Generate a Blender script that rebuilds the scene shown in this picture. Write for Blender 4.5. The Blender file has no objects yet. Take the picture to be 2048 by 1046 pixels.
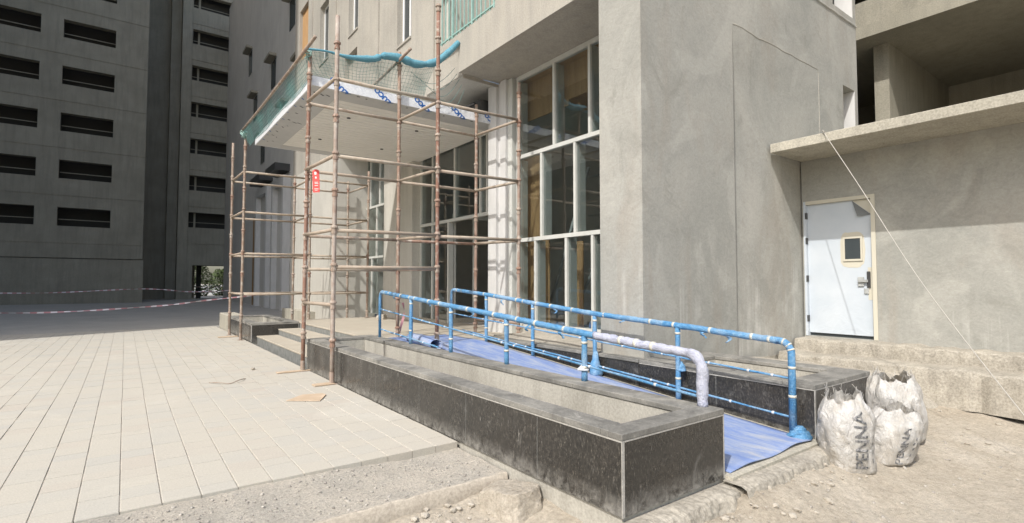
import bpy, bmesh, math, random
from mathutils import Vector, noise
random.seed(7)
R = math.radians
scene = bpy.context.scene
C = scene.collection

# ------------------------------------------------------------------ camera, sky, sun, exposure
cam = bpy.data.cameras.new('camera'); cam.sensor_width = 36; cam.lens = 36*1042/2048
cam.clip_start = .05; cam.clip_end = 3000
co = bpy.data.objects.new('camera', cam); C.objects.link(co)
co.location = (0, 0, 1.33); co.rotation_euler = (R(90+2.36), 0, R(-36.58))
scene.camera = co
LD = Vector((1, .444, -1.25)).normalized()            # direction the sunlight travels
EL = math.asin(-LD.z); AZ = math.atan2(-LD.x, -LD.y)
wd = bpy.data.worlds.new('World'); scene.world = wd; wd.use_nodes = True
nt = wd.node_tree; bg = nt.nodes['Background']
sky = nt.nodes.new('ShaderNodeTexSky'); sky.sky_type = 'NISHITA'; sky.sun_disc = False
sky.sun_elevation = EL; sky.sun_rotation = AZ % (2*math.pi); sky.dust_density = 3.0; sky.air_density = 1.2
nt.links.new(sky.outputs[0], bg.inputs[0]); bg.inputs[1].default_value = .15
sl = bpy.data.lights.new('sun', 'SUN'); sl.energy = 2.7; sl.angle = R(.6); sl.color = (1, .975, .93)
so = bpy.data.objects.new('sun', sl); C.objects.link(so)
so.rotation_euler = LD.to_track_quat('-Z', 'Y').to_euler(); so.location = (-20, -8, 30)
vs = scene.view_settings; vs.view_transform = 'Standard'; vs.look = 'None'; vs.exposure = .58; vs.gamma = 1

# ------------------------------------------------------------------ materials
MATS = {}
class N:
    def __init__(s, name, rough=.8, spec=.3):
        m = bpy.data.materials.new(name); m.use_nodes = True; s.m = m; s.t = m.node_tree
        s.b = s.t.nodes['Principled BSDF']; s.b.inputs['Roughness'].default_value = rough
        s.b.inputs['Specular IOR Level'].default_value = spec
        g = s.t.nodes.new('ShaderNodeNewGeometry'); s.pos = g.outputs['Position']; MATS[name] = m
    def n(s, typ, **k):
        x = s.t.nodes.new(typ)
        for a, v in k.items(): setattr(x, a, v)
        return x
    def L(s, a, b): s.t.links.new(a, b)
    def mapped(s, sc):
        mp = s.n('ShaderNodeMapping'); mp.inputs['Scale'].default_value = sc
        s.L(s.pos, mp.inputs[0]); return mp.outputs[0]
    def noise(s, scale, detail=5, rough=.6, sc=(1, 1, 1), dist=0):
        x = s.n('ShaderNodeTexNoise'); x.inputs['Scale'].default_value = scale
        x.inputs['Detail'].default_value = detail; x.inputs['Roughness'].default_value = rough
        x.inputs['Distortion'].default_value = dist
        s.L(s.mapped(sc), x.inputs['Vector']); return x.outputs['Fac']
    def vor(s, scale, sc=(1, 1, 1), feature='F1', out='Distance'):
        x = s.n('ShaderNodeTexVoronoi'); x.feature = feature; x.inputs['Scale'].default_value = scale
        s.L(s.mapped(sc), x.inputs['Vector']); return x.outputs[out]
    def ramp(s, f, *stops):
        r = s.n('ShaderNodeValToRGB'); e = r.color_ramp.elements
        while len(e) < len(stops): e.new(.5)
        for i, (p, c) in enumerate(stops):
            e[i].position = p; e[i].color = (c[0], c[1], c[2], 1) if isinstance(c, tuple) else (c, c, c, 1)
        s.L(f, r.inputs[0]); return r.outputs[0]
    def mix(s, f, a, b, mode='MIX'):
        x = s.n('ShaderNodeMix'); x.data_type = 'RGBA'; x.blend_type = mode
        for v, i in ((f, 0), (a, 6), (b, 7)):
            if isinstance(v, (int, float)): x.inputs[i].default_value = v
            elif isinstance(v, tuple): x.inputs[i].default_value = (*v, 1)
            else: s.L(v, x.inputs[i])
        return x.outputs[2]
    def mul(s, a, b):
        x = s.n('ShaderNodeMath', operation='MULTIPLY')
        for v, i in ((a, 0), (b, 1)):
            if isinstance(v, (int, float)): x.inputs[i].default_value = v
            else: s.L(v, x.inputs[i])
        return x.outputs[0]
    def zramp(s, z0, z1, a=1, b=0):
        sp = s.n('ShaderNodeSeparateXYZ'); s.L(s.pos, sp.inputs[0])
        mr = s.n('ShaderNodeMapRange'); s.L(sp.outputs[2], mr.inputs[0])
        mr.inputs[1].default_value = z0; mr.inputs[2].default_value = z1; mr.inputs[3].default_value = a; mr.inputs[4].default_value = b
        return mr.outputs[0]
    def col(s, c):
        if isinstance(c, tuple): s.b.inputs['Base Color'].default_value = (*c, 1)
        else: s.L(c, s.b.inputs['Base Color'])
        return s
    def bump(s, f, strength=.3, dist=.01):
        x = s.n('ShaderNodeBump'); x.inputs['Strength'].default_value = strength; x.inputs['Distance'].default_value = dist
        s.L(f, x.inputs['Height']); s.L(x.outputs[0], s.b.inputs['Normal']); return s
    def rnd(s): return s.n('ShaderNodeObjectInfo').outputs['Random']
    def attr(s, nm):
        a = s.n('ShaderNodeAttribute'); a.attribute_name = nm; return a.outputs['Fac']

def concrete(name, a, b, c=None, fine=.25, streak=True, rough=.88, big=.7):
    k = N(name, rough, .2)
    f = k.noise(big, 6, .62, dist=.4)
    col = k.ramp(f, (.3, a), (.7, b))
    if streak:
        s = k.noise(1.6, 5, .6, (3.5, 3.5, .35))
        col = k.mix(k.ramp(s, (.45, 0.), (.72, .55)), col, c or a)
    g = k.noise(45, 4, .7)
    col = k.mix(fine, col, k.ramp(g, (.3, .25), (.7, .95)), 'OVERLAY')
    k.col(col); k.bump(k.noise(60, 5, .7), .25, .004); return k

# grey cement plaster, with blotches, brown damp patches and pale brushed streaks low on the wall
k = N('plaster', .85, .2)
base = k.ramp(k.noise(.5, 8, .66, dist=1.1), (.3, (.275, .275, .25)), (.46, (.325, .32, .29)), (.58, (.35, .341, .307)), (.75, (.395, .378, .338)))
base = k.mix(k.ramp(k.noise(.8, 6, .65, (1.5, 1.5, .35), 1.1), (.52, 0.), (.7, .5)), base, (.3, .265, .222))
base = k.mix(k.ramp(k.noise(1.3, 7, .7, (1, 1, .8), 1.3), (.56, 0.), (.68, .55)), base, (.235, .232, .205))
pt = k.ramp(k.noise(.75, 3, .5, (1, 1, .7), 2.5), (.53, 0.), (.64, .35)); base = k.mix(pt, base, (.43, .42, .38))
brush = k.mul(k.mul(k.ramp(k.noise(3.4, 3, .6, (2.6, 2.6, .12)), (.5, 0.), (.66, 1.)), k.zramp(.9, 2.1, .6, 0)), k.ramp(k.noise(1.1, 4, .6, (1, 1, .8)), (.5, 0.), (.6, 1.)))
base = k.mix(brush, base, (.54, .525, .49))
tw = k.noise(6, 7, .75, (1, 1, 1.4), 2.5)
base = k.mix(.22, base, k.ramp(tw, (.3, .3), (.7, .78)), 'OVERLAY')
base = k.mix(.15, base, k.ramp(k.noise(40, 4, .75), (.3, .3), (.7, .8)), 'OVERLAY')
k.col(base); k.bump(k.noise(9, 8, .72, (1, 1, 1.3), 1.8), .4, .01)

concrete('form_concrete', (.33, .31, .27), (.41, .385, .335), (.28, .27, .245))
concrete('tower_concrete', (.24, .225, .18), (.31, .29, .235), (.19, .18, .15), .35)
concrete('pale_render', (.45, .435, .39), (.53, .51, .46), (.4, .385, .345), .2)
concrete('grey_facade', (.5, .49, .46), (.58, .57, .53), (.42, .41, .39), .15)
concrete('trough_concrete', (.31, .295, .255), (.43, .41, .36), (.21, .195, .165), .3)
concrete('rough_concrete', (.24, .22, .185), (.37, .34, .285), (.28, .25, .2), .5, False, .95, 3)
concrete('slab_concrete', (.31, .29, .24), (.41, .385, .32), (.24, .225, .19), .45)
concrete('edge_concrete', (.33, .29, .235), (.43, .385, .32), None, .4, False, .95, 3)
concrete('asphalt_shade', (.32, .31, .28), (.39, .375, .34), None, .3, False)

def pave(name, src):
    k = N(name, .9, .15)
    f = k.rnd() if src == 'obj' else k.attr('rnd')
    c = k.ramp(f, (0., (.4, .385, .345)), (.3, (.418, .396, .347)), (.62, (.425, .397, .341)), (.8, (.428, .402, .348)), (1., (.415, .377, .325)))
    c = k.mix(k.ramp(k.noise(1.1, 5, .6), (.35, 0.), (.7, .7)), c, (.44, .412, .35))
    c = k.mix(k.ramp(k.noise(2.7, 8, .75, dist=.8), (.6, 0.), (.74, .5)), c, (.31, .29, .25))
    c = k.mix(k.ramp(k.noise(.6, 6, .7, dist=1), (.55, 0.), (.7, .55)), c, (.5, .475, .415))
    c = k.mix(.22, c, k.ramp(k.noise(90, 3, .7), (.3, .3), (.7, .85)), 'OVERLAY')
    k.col(c); k.bump(k.noise(140, 3, .7), .2, .002)
pave('paver', 'obj'); pave('paver_far', 'attr')

k = N('dirt', .97, .1)
c = k.ramp(k.noise(.9, 7, .65, dist=.5), (.3, (.37, .32, .25)), (.55, (.45, .4, .325)), (.75, (.5, .455, .385)))
c = k.mix(.4, c, k.ramp(k.noise(26, 6, .75), (.3, .2), (.7, .9)), 'OVERLAY')
c = k.mix(k.ramp(k.noise(.55, 6, .7, dist=.9), (.56, 0.), (.7, .4)), c, (.31, .262, .2))
c = k.mix(k.ramp(k.noise(7, 8, .8, dist=.6), (.58, 0.), (.68, .5)), c, (.5, .455, .385))
k.col(c); k.bump(k.noise(17, 9, .8), .8, .035)
k = N('gravel_dust', .97, .1)
c = k.ramp(k.noise(2.2, 7, .7), (.3, (.4, .375, .33)), (.7, (.53, .48, .405)))
c = k.mix(.5, c, k.ramp(k.noise(60, 5, .8), (.3, .15), (.7, .9)), 'OVERLAY')
k.col(c); k.bump(k.noise(55, 6, .8), .9, .02)
k = N('pebble', .95, .1); k.col(k.ramp(k.noise(30, 2), (.35, (.27, .25, .22)), (.65, (.45, .42, .37))))

k = N('granite', .3, .5)
c = k.ramp(k.noise(85, 4, .75, (1, 1, .45)), (.42, (.008, .008, .008)), (.58, (.032, .03, .026)), (.74, (.2, .18, .15)))
c = k.mix(k.ramp(k.noise(1.7, 4, .6), (.42, 0.), (.7, .25)), c, (.065, .053, .042))
fl = k.mul(k.ramp(k.noise(38, 5, .8, (1, 1, .22), 1.2), (.6, 0.), (.7, .8)), k.ramp(k.noise(2.3, 3), (.4, .15), (.62, 1.)))
c = k.mix(fl, c, (.36, .34, .31))
wsh = k.mul(k.ramp(k.noise(3.2, 7, .75, (1, 1, .6), 1.3), (.57, 0.), (.75, .8)), .55)
c = k.mix(wsh, c, (.3, .29, .27))
dust = k.mul(k.zramp(-.03, .13, 1., 0), k.ramp(k.noise(13, 8, .8, (1, 1, 1), .5), (.4, 0.), (.66, .9)))
c = k.mix(dust, c, (.4, .385, .35))
c = k.mix(.025, c, (.45, .43, .4))
k.col(c); k.L(k.ramp(k.noise(4, 5, .7), (.3, .16), (.7, .42)), k.b.inputs['Roughness'])
k = N('granite_dusty', .7, .3)
c = k.ramp(k.noise(2.6, 7, .7, dist=.9), (.3, (.1, .098, .09)), (.5, (.2, .193, .175)), (.72, (.33, .315, .28)))
c = k.mix(.35, c, k.ramp(k.noise(60, 4, .8), (.3, .2), (.7, .85)), 'OVERLAY')
c = k.mix(k.ramp(k.noise(5.5, 7, .75, dist=1.2), (.58, 0.), (.68, .7)), c, (.42, .4, .36))
k.col(c); k.bump(k.noise(30, 5, .7), .2, .004)
k = N('riser_stone', .7, .3); k.col(k.ramp(k.noise(9, 6, .7), (.3, (.13, .14, .135)), (.7, (.28, .28, .265))))
k = N('grout', .9, .2); k.col(k.ramp(k.noise(30, 3), (.3, (.3, .29, .265)), (.7, (.44, .42, .385))))
k = N('tread_stone', .85, .2)
c = k.ramp(k.noise(1.6, 6, .65), (.3, (.38, .34, .275)), (.7, (.45, .41, .34)))
k.col(k.mix(.25, c, k.ramp(k.noise(50, 4, .8), (.3, .25), (.7, .8)), 'OVERLAY'))

def wrap(name, a, b, dustc, rough):
    k = N(name, rough, .4)
    c = k.ramp(k.noise(16, 6, .7, (1, 1, 1), 1.2), (.3, a), (.6, b), (.76, dustc))
    c = k.mix(k.ramp(k.noise(3.1, 5, .7), (.46, 0.), (.64, .6)), c, dustc); k.col(c)
    k.L(k.ramp(k.noise(9, 4), (.35, .3), (.7, .75)), k.b.inputs['Roughness'])
    k.bump(k.noise(34, 6, .7, (1, .45, 1), 2.2), 1., .016)
wrap('blue_wrap', (.045, .2, .43), (.13, .32, .53), (.37, .48, .58), .42)
wrap('pale_wrap', (.38, .4, .52), (.46, .48, .58), (.56, .57, .62), .35)
k = N('tape', .6, .3); k.col(k.ramp(k.noise(40, 2), (.3, (.48, .46, .38)), (.7, (.6, .58, .5))))
k = N('white_tape', .6, .3); k.col((.55, .58, .62))
k = N('mat_blue', .72, .3)
c = k.ramp(k.noise(3.2, 9, .78, (2.2, .5, 1), .6), (.3, (.115, .18, .41)), (.44, (.18, .25, .455)), (.56, (.29, .34, .46)), (.7, (.42, .42, .43)))
k.col(c); k.bump(k.noise(16, 5, .6, (1, .5, 1), 1), .5, .012)

k = N('rust_pipe', .78, .3)
hue = k.ramp(k.rnd(), (0., (.31, .25, .2)), (.35, (.36, .305, .25)), (.55, (.24, .13, .095)), (.75, (.31, .22, .17)), (1., (.4, .37, .33)))
c = k.mix(k.ramp(k.noise(7, 6, .7), (.42, 0.), (.68, .7)), hue, (.22, .125, .085))
c = k.mix(k.ramp(k.noise(11, 5, .7), (.52, 0.), (.66, .8)), c, (.46, .42, .36))
k.col(c); k.bump(k.noise(80, 4, .7), .35, .003)
k = N('beige_pipe', .75, .3)
c = k.mix(k.ramp(k.noise(6, 6, .7), (.45, 0.), (.68, .8)), (.41, .355, .285), (.26, .18, .13))
k.col(k.mix(k.ramp(k.rnd(), (0., 0.), (1., .5)), c, (.34, .27, .21))); k.bump(k.noise(80, 4, .7), .35, .003)

k = N('white_paint', .6, .35); k.col(k.ramp(k.noise(3, 5, .65, (2, 2, .5)), (.3, (.52, .515, .5)), (.7, (.62, .615, .6))))
k = N('white_frame', .45, .4); k.col((.8, .8, .79))
k = N('mullion_grey', .5, .4); k.col(k.ramp(k.noise(5, 4), (.3, (.5, .505, .47)), (.7, (.57, .575, .54))))
k = N('film_silver', .42, .4); k.col(k.ramp(k.noise(5, 5, .7), (.3, (.46, .465, .46)), (.7, (.52, .52, .515))))
k = N('film_bright', .3, .5); k.col(k.ramp(k.noise(9, 5, .7, (1, 1, 1), 2), (.35, (.62, .64, .68)), (.65, (.86, .87, .88)))); k.bump(k.noise(22, 5, .6, (1, 1, 1), 2), .5, .01)
k = N('soffit_beige', .6, .3); k.col(k.ramp(k.noise(1.2, 4), (.3, (.76, .745, .7)), (.7, (.81, .795, .75))))
k = N('blue_print', .5, .3); k.col((.04, .14, .42))
k = N('dark_print', .6, .3); k.col((.045, .05, .06))
k = N('sack_print', .8, .2); k.col(k.ramp(k.noise(45, 5, .8), (.42, (.05, .055, .06)), (.62, (.32, .31, .3))))
k = N('plywood', .75, .25)
c = k.ramp(k.noise(4, 5, .6, (1, 3, .25), 1.2), (.3, (.42, .245, .115)), (.7, (.56, .35, .175))); k.col(c)
k = N('interior', .9, .2); k.col(k.ramp(k.noise(1.5, 4), (.3, (.45, .435, .41)), (.7, (.55, .535, .5))))
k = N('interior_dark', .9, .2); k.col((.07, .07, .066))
k = N('steel_grey', .55, .4); k.col(k.ramp(k.noise(9, 4), (.3, (.3, .31, .3)), (.7, (.45, .46, .45))))
k = N('teal_paint', .5, .4); k.col(k.ramp(k.noise(8, 3), (.3, (.24, .4, .36)), (.7, (.33, .48, .44))))
k = N('roll_blue', .8, .2); k.col(k.ramp(k.noise(18, 5, .7, (1, 1, 1), 2), (.3, (.09, .28, .38)), (.7, (.2, .42, .5)))); k.bump(k.noise(45, 5, .7, (1, 1, 1), 2), .9, .02)
k = N('net_cord', .9, .1); k.col((.1, .2, .19))
k = N('window_dark', .12, .6); k.col((.05, .06, .065))
k = N('door_film', .42, .35)
k.col(k.ramp(k.noise(2.2, 5), (.3, (.47, .52, .57)), (.7, (.54, .58, .62))))
wr = k.mul(k.noise(3, 4, .55, (1, 1.2, 1.3), 2.6), k.zramp(.5, 1.3, 1., .05)); k.bump(wr, .3, .03)
k = N('flap_grey', .6, .3); k.col((.16, .17, .17))
k = N('door_cream', .5, .35); k.col((.55, .52, .43))
k = N('dark_metal', .4, .5); k.col((.09, .09, .09)); k.b.inputs['Metallic'].default_value = .6
k = N('sack', .75, .3)
c = k.ramp(k.noise(6, 6, .7), (.3, (.46, .43, .38)), (.55, (.6, .585, .555)), (.75, (.7, .69, .675)))
c = k.mix(k.ramp(k.noise(4, 6, .75, (1, 1, 1), 1), (.5, 0.), (.7, .6)), c, (.42, .37, .3))
dt = k.mul(k.zramp(-.2, .12, 1., 0), k.ramp(k.noise(9, 6, .75), (.35, .1), (.65, .9))); c = k.mix(dt, c, (.36, .31, .24))
we = k.n('ShaderNodeTexChecker'); we.inputs['Scale'].default_value = 150; k.L(k.pos, we.inputs['Vector']); c = k.mix(k.mul(we.outputs['Fac'], .12), c, (.3, .29, .27))
k.col(c); k.bump(k.noise(12, 7, .7, (1, 1, .6), 1.8), 1., .035)
k = N('cardboard', .9, .1); k.col(k.ramp(k.noise(6, 4), (.3, (.43, .33, .23)), (.7, (.53, .42, .31))))
k = N('red_plastic', .5, .4); k.col((.62, .06, .05))
k = N('ink_white', .6, .3); k.col((.75, .7, .66))
k = N('cable', .7, .2); k.col((.4, .38, .34))
k = N('brown_panel', .6, .3); k.col((.3, .17, .06))
k = N('rubble_grey', .95, .1); k.col(k.ramp(k.noise(14, 4), (.3, (.33, .295, .24)), (.7, (.47, .43, .365))))
k = N('leaf', .8, .2); k.col(k.ramp(k.noise(9, 4), (.3, (.05, .08, .03)), (.7, (.12, .16, .06))))
k = N('stone_lump', .97, .1)
c = k.ramp(k.noise(5, 6, .7), (.3, (.38, .335, .27)), (.7, (.5, .45, .375)))
k.col(k.mix(.4, c, k.ramp(k.noise(40, 5, .8), (.3, .2), (.7, .85)), 'OVERLAY')); k.bump(k.noise(18, 8, .75), .9, .03)

def mixshader(name, fac, colr, rough):
    """clear glass: mostly see-through, mirror-like at grazing angles"""
    m = bpy.data.materials.new(name); m.use_nodes = True; t = m.node_tree
    for n_ in list(t.nodes):
        if n_.type != 'OUTPUT_MATERIAL': t.nodes.remove(n_)
    out = t.nodes[0]; tr = t.nodes.new('ShaderNodeBsdfTransparent'); gl = t.nodes.new('ShaderNodeBsdfGlossy')
    tr.inputs[0].default_value = (*colr, 1); gl.inputs['Roughness'].default_value = rough
    mx = t.nodes.new('ShaderNodeMixShader'); lw = t.nodes.new('ShaderNodeLayerWeight'); lw.inputs[0].default_value = .5
    pw_ = t.nodes.new('ShaderNodeMath'); pw_.operation = 'POWER'; pw_.inputs[1].default_value = 4.5; t.links.new(lw.outputs['Facing'], pw_.inputs[0])
    fr = t.nodes.new('ShaderNodeMapRange'); fr.inputs[3].default_value = .12; fr.inputs[4].default_value = .9; t.links.new(pw_.outputs[0], fr.inputs[0])
    t.links.new(fr.outputs[0], mx.inputs[0]); t.links.new(tr.outputs[0], mx.inputs[1]); t.links.new(gl.outputs[0], mx.inputs[2])
    t.links.new(mx.outputs[0], out.inputs[0]); MATS[name] = m
mixshader('glass', 1.5, (.82, .86, .86), .01)
def netmat():
    m = bpy.data.materials.new('net_fine'); m.use_nodes = True; t = m.node_tree
    b = t.nodes['Principled BSDF']; b.inputs['Base Color'].default_value = (.1, .27, .25, 1); b.inputs['Roughness'].default_value = .9
    tr = t.nodes.new('ShaderNodeBsdfTransparent'); mx = t.nodes.new('ShaderNodeMixShader')
    g = t.nodes.new('ShaderNodeNewGeometry'); nz = t.nodes.new('ShaderNodeTexNoise'); nz.inputs['Scale'].default_value = 2.2
    r = t.nodes.new('ShaderNodeMapRange'); r.inputs[1].default_value = .35; r.inputs[2].default_value = .7; r.inputs[3].default_value = .1; r.inputs[4].default_value = .5
    t.links.new(g.outputs['Position'], nz.inputs['Vector']); t.links.new(nz.outputs['Fac'], r.inputs[0])
    t.links.new(r.outputs[0], mx.inputs[0]); t.links.new(tr.outputs[0], mx.inputs[1]); t.links.new(b.outputs[0], mx.inputs[2])
    t.links.new(mx.outputs[0], t.nodes['Material Output'].inputs[0]); MATS['net_fine'] = m
netmat()

# ------------------------------------------------------------------ geometry helpers
WL = {}                                                  # world location of every object
def link(name, me, loc, parent=None):
    o = bpy.data.objects.new(name, me); C.objects.link(o); loc = Vector(loc); WL[o.name] = loc
    if parent is not None: o.parent = parent; o.location = loc - WL[parent.name]
    else: o.location = loc
    return o
def thing(name, label, cat, loc, group=None):
    o = link(name, None, loc); o.empty_display_size = .2
    return tag(o, label, cat, group)
def tag(o, label=None, cat=None, group=None, kind=None):
    if label: o['label'] = label
    if cat: o['category'] = cat
    if group: o['group'] = group
    if kind: o['kind'] = kind
    return o
def mesh(name, V, F, mat, smooth=False):
    me = bpy.data.meshes.new(name); me.from_pydata([tuple(v) for v in V], [], F); me.materials.append(MATS[mat])
    if smooth: me.polygons.foreach_set('use_smooth', [True]*len(me.polygons))
    return me
def ob(name, V, F, mat, parent=None, smooth=False):
    lo = [min(v[i] for v in V) for i in range(3)]; hi = [max(v[i] for v in V) for i in range(3)]
    c = Vector(((lo[0]+hi[0])/2, (lo[1]+hi[1])/2, lo[2]))
    return link(name, mesh(name, [Vector(v)-c for v in V], F, mat, smooth), c, parent)
BF = [(0, 3, 2, 1), (4, 5, 6, 7), (0, 1, 5, 4), (1, 2, 6, 5), (2, 3, 7, 6), (3, 0, 4, 7)]
def bv(x0, x1, y0, y1, z0, z1):
    return [(x0, y0, z0), (x1, y0, z0), (x1, y1, z0), (x0, y1, z0), (x0, y0, z1), (x1, y0, z1), (x1, y1, z1), (x0, y1, z1)]
def box(name, x0, x1, y0, y1, z0, z1, mat, parent=None, bev=0):
    o = ob(name, bv(x0, x1, y0, y1, z0, z1), BF, mat, parent)
    if bev:
        bm = bmesh.new(); bm.from_mesh(o.data)
        bmesh.ops.bevel(bm, geom=bm.edges[:], offset=bev, segments=1, affect='EDGES'); bm.to_mesh(o.data); bm.free()
    return o
class MB:
    def __init__(s): s.V = []; s.F = []
    def add(s, V, F):
        n = len(s.V); s.V += [tuple(v) for v in V]; s.F += [tuple(i+n for i in f) for f in F]; return s
    def box(s, *a): return s.add(bv(*a), BF)
    def tube(s, pts, r, n=8, cap=True): return s.add(*tubegeo(pts, r, n, cap))
    def build(s, name, mat, parent=None, smooth=False): return ob(name, s.V, s.F, mat, parent, smooth)
def tubegeo(pts, r, n=8, cap=True):
    pts = [Vector(p) for p in pts]; V = []; F = []; m = len(pts)
    rr = r if isinstance(r, (list, tuple)) else [r]*m
    ref = None
    for i, p in enumerate(pts):
        d = (pts[min(i+1, m-1)]-pts[max(i-1, 0)]).normalized()
        if ref is None: ref = Vector((0, 0, 1)) if abs(d.z) < .9 else Vector((1, 0, 0))
        a = d.cross(ref).normalized(); b = a.cross(d).normalized(); ref = b
        for k_ in range(n):
            t = 2*math.pi*k_/n; V.append(p+a*math.cos(t)*rr[i]+b*math.sin(t)*rr[i])
    for i in range(m-1):
        for k_ in range(n):
            q = (k_+1) % n; F.append((i*n+k_, i*n+q, (i+1)*n+q, (i+1)*n+k_))
    if cap: F.append(tuple(range(n-1, -1, -1))); F.append(tuple(range((m-1)*n, m*n)))
    return V, F
def tube(name, pts, r, mat, parent=None, n=8, smooth=True):
    V, F = tubegeo(pts, r, n); o = ob(name, V, F, mat, parent, smooth); return o
def wall_open(name, plane, a0, a1, z0, z1, t0, t1, holes, mat, parent=None):
    """wall slab with rectangular openings; plane 'x': lies at x in t0..t1 and runs along y (a0..a1); 'y': the other way round"""
    A = sorted({a0, a1, *[h[0] for h in holes], *[h[1] for h in holes]}); A = [a for a in A if a0 <= a <= a1]
    Z = sorted({z0, z1, *[h[2] for h in holes], *[h[3] for h in holes]}); Z = [z for z in Z if z0 <= z <= z1]
    def inh(a, z): return any(h[0] < a < h[1] and h[2] < z < h[3] for h in holes)
    P = (lambda a, t, z: (t, a, z)) if plane == 'x' else (lambda a, t, z: (a, t, z))
    solid = {}
    for i in range(len(A)-1):
        for j in range(len(Z)-1): solid[i, j] = not inh((A[i]+A[i+1])/2, (Z[j]+Z[j+1])/2)
    m = MB()
    for (i, j), s in solid.items():
        if not s: continue
        p, q, u, w = A[i], A[i+1], Z[j], Z[j+1]
        m.add([P(p, t0, u), P(q, t0, u), P(q, t0, w), P(p, t0, w)], [(0, 1, 2, 3)])
        m.add([P(p, t1, u), P(q, t1, u), P(q, t1, w), P(p, t1, w)], [(3, 2, 1, 0)])
        for di, dj, e in ((-1, 0, ((p, u), (p, w))), (1, 0, ((q, u), (q, w))), (0, -1, ((p, u), (q, u))), (0, 1, ((p, w), (q, w)))):
            if not solid.get((i+di, j+dj), False):
                (a, z), (b, y) = e; m.add([P(a, t0, z), P(b, t0, y), P(b, t1, y), P(a, t1, z)], [(0, 1, 2, 3)])
    o = m.build(name, mat, parent)
    bm = bmesh.new(); bm.from_mesh(o.data); bmesh.ops.remove_doubles(bm, verts=bm.verts[:], dist=1e-5)
    bmesh.ops.recalc_face_normals(bm, faces=bm.faces[:]); bm.to_mesh(o.data); bm.free(); return o
def nz(x, y, z=0, s=1): return noise.noise(Vector((x*s, y*s, z*s)))
def grid(name, xs, ys, fz, mat, parent=None, smooth=True):
    V = [(x, y, fz(x, y)) for y in ys for x in xs]; n = len(xs)
    F = [(j*n+i, j*n+i+1, (j+1)*n+i+1, (j+1)*n+i) for j in range(len(ys)-1) for i in range(n-1)]
    return ob(name, V, F, mat, parent, smooth)
def lin(a, b, n): return [a+(b-a)*i/(n-1) for i in range(n)]
def textmesh(body, size, bold=.0):
    cu = bpy.data.curves.new('lettering', 'FONT'); cu.body = body; cu.size = size; cu.align_x = 'CENTER'; cu.align_y = 'CENTER'; cu.offset = size*bold
    o = bpy.data.objects.new('lettering', cu); C.objects.link(o)
    dg = bpy.context.evaluated_depsgraph_get(); me = bpy.data.meshes.new_from_object(o.evaluated_get(dg))
    bpy.data.objects.remove(o); bpy.data.curves.remove(cu); return me
def place_text(name, body, size, mat, fn, parent, cuts=(), fine=1, bold=0.):
    """flat lettering whose local (x, y) is carried onto a surface by fn"""
    me = textmesh(body, size, bold); bm = bmesh.new(); bm.from_mesh(me); bpy.data.meshes.remove(me)
    bmesh.ops.triangulate(bm, faces=bm.faces[:])
    for p, n_ in cuts:
        bmesh.ops.bisect_plane(bm, geom=bm.verts[:]+bm.edges[:]+bm.faces[:], plane_co=p, plane_no=n_)
    lx = [v.co.x for v in bm.verts]; ly = [v.co.y for v in bm.verts]
    for ax, lo, hi in ((0, min(lx), max(lx)), (1, min(ly), max(ly))):
        n_ = fine if not ax else max(2, fine//3)
        for i in range(1, n_):
            p = Vector((0, 0, 0)); p[ax] = lo+(hi-lo)*i/n_; q = Vector((0, 0, 0)); q[ax] = 1
            bmesh.ops.bisect_plane(bm, geom=bm.verts[:]+bm.edges[:]+bm.faces[:], plane_co=p, plane_no=q)
    V = [fn(v.co.x, v.co.y) for v in bm.verts]; bm.verts.index_update()
    F = [[v.index for v in f.verts] for f in bm.faces]; bm.free()
    return ob(name, V, F, mat, parent)

# ------------------------------------------------------------------ ground
GX = sorted(set([-900, -300, -90, -40, -20, -10, -6]+lin(-4, 8, 170)+[10, 12, 16, 24, 50, 120, 400, 900]))
GY = sorted(set([-900, -200, -60, -20, -8, -3]+lin(-.2, 4, 84)+[4.6, 5.3, 6]+[8, 11, 16, 24, 40, 70, 140, 400, 900]))
def dirt_z(x, y):
    h = -.21+.02*nz(x, y, 0, 1.3)+.016*nz(x, y, 3, 4)+.011*nz(x, y, 6, 9)+(.05*math.exp(-((y-3.1)/.1)**2) if x < 2.2 else 0)
    h += .09*math.exp(-((x-2.35)/.3)**2-((y-2.7)/.45)**2)*(1+.3*nz(x, y, 7, 6))
    if x > 1.9: h += .085*math.exp(-((y-1.86)/.22)**2)*min(1, (x-1.9)/.4)*(1 if x < 5 else max(0, 1-(x-5)/.5))*(1+.35*nz(x, y, 11, 5))
    if x > 3.2: h += .08*max(0, min(1, (y-1.2)/.9))
    return h
tag(grid('ground', GX, GY, dirt_z, 'dirt'), 'bare beige dirt ground in front of the paving and the planters', kind='structure')
tag(box('road', -60, 60, 18.45, 400, -.15, -.012, 'asphalt_shade'), 'shaded road beyond the paved forecourt', kind='structure')

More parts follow.
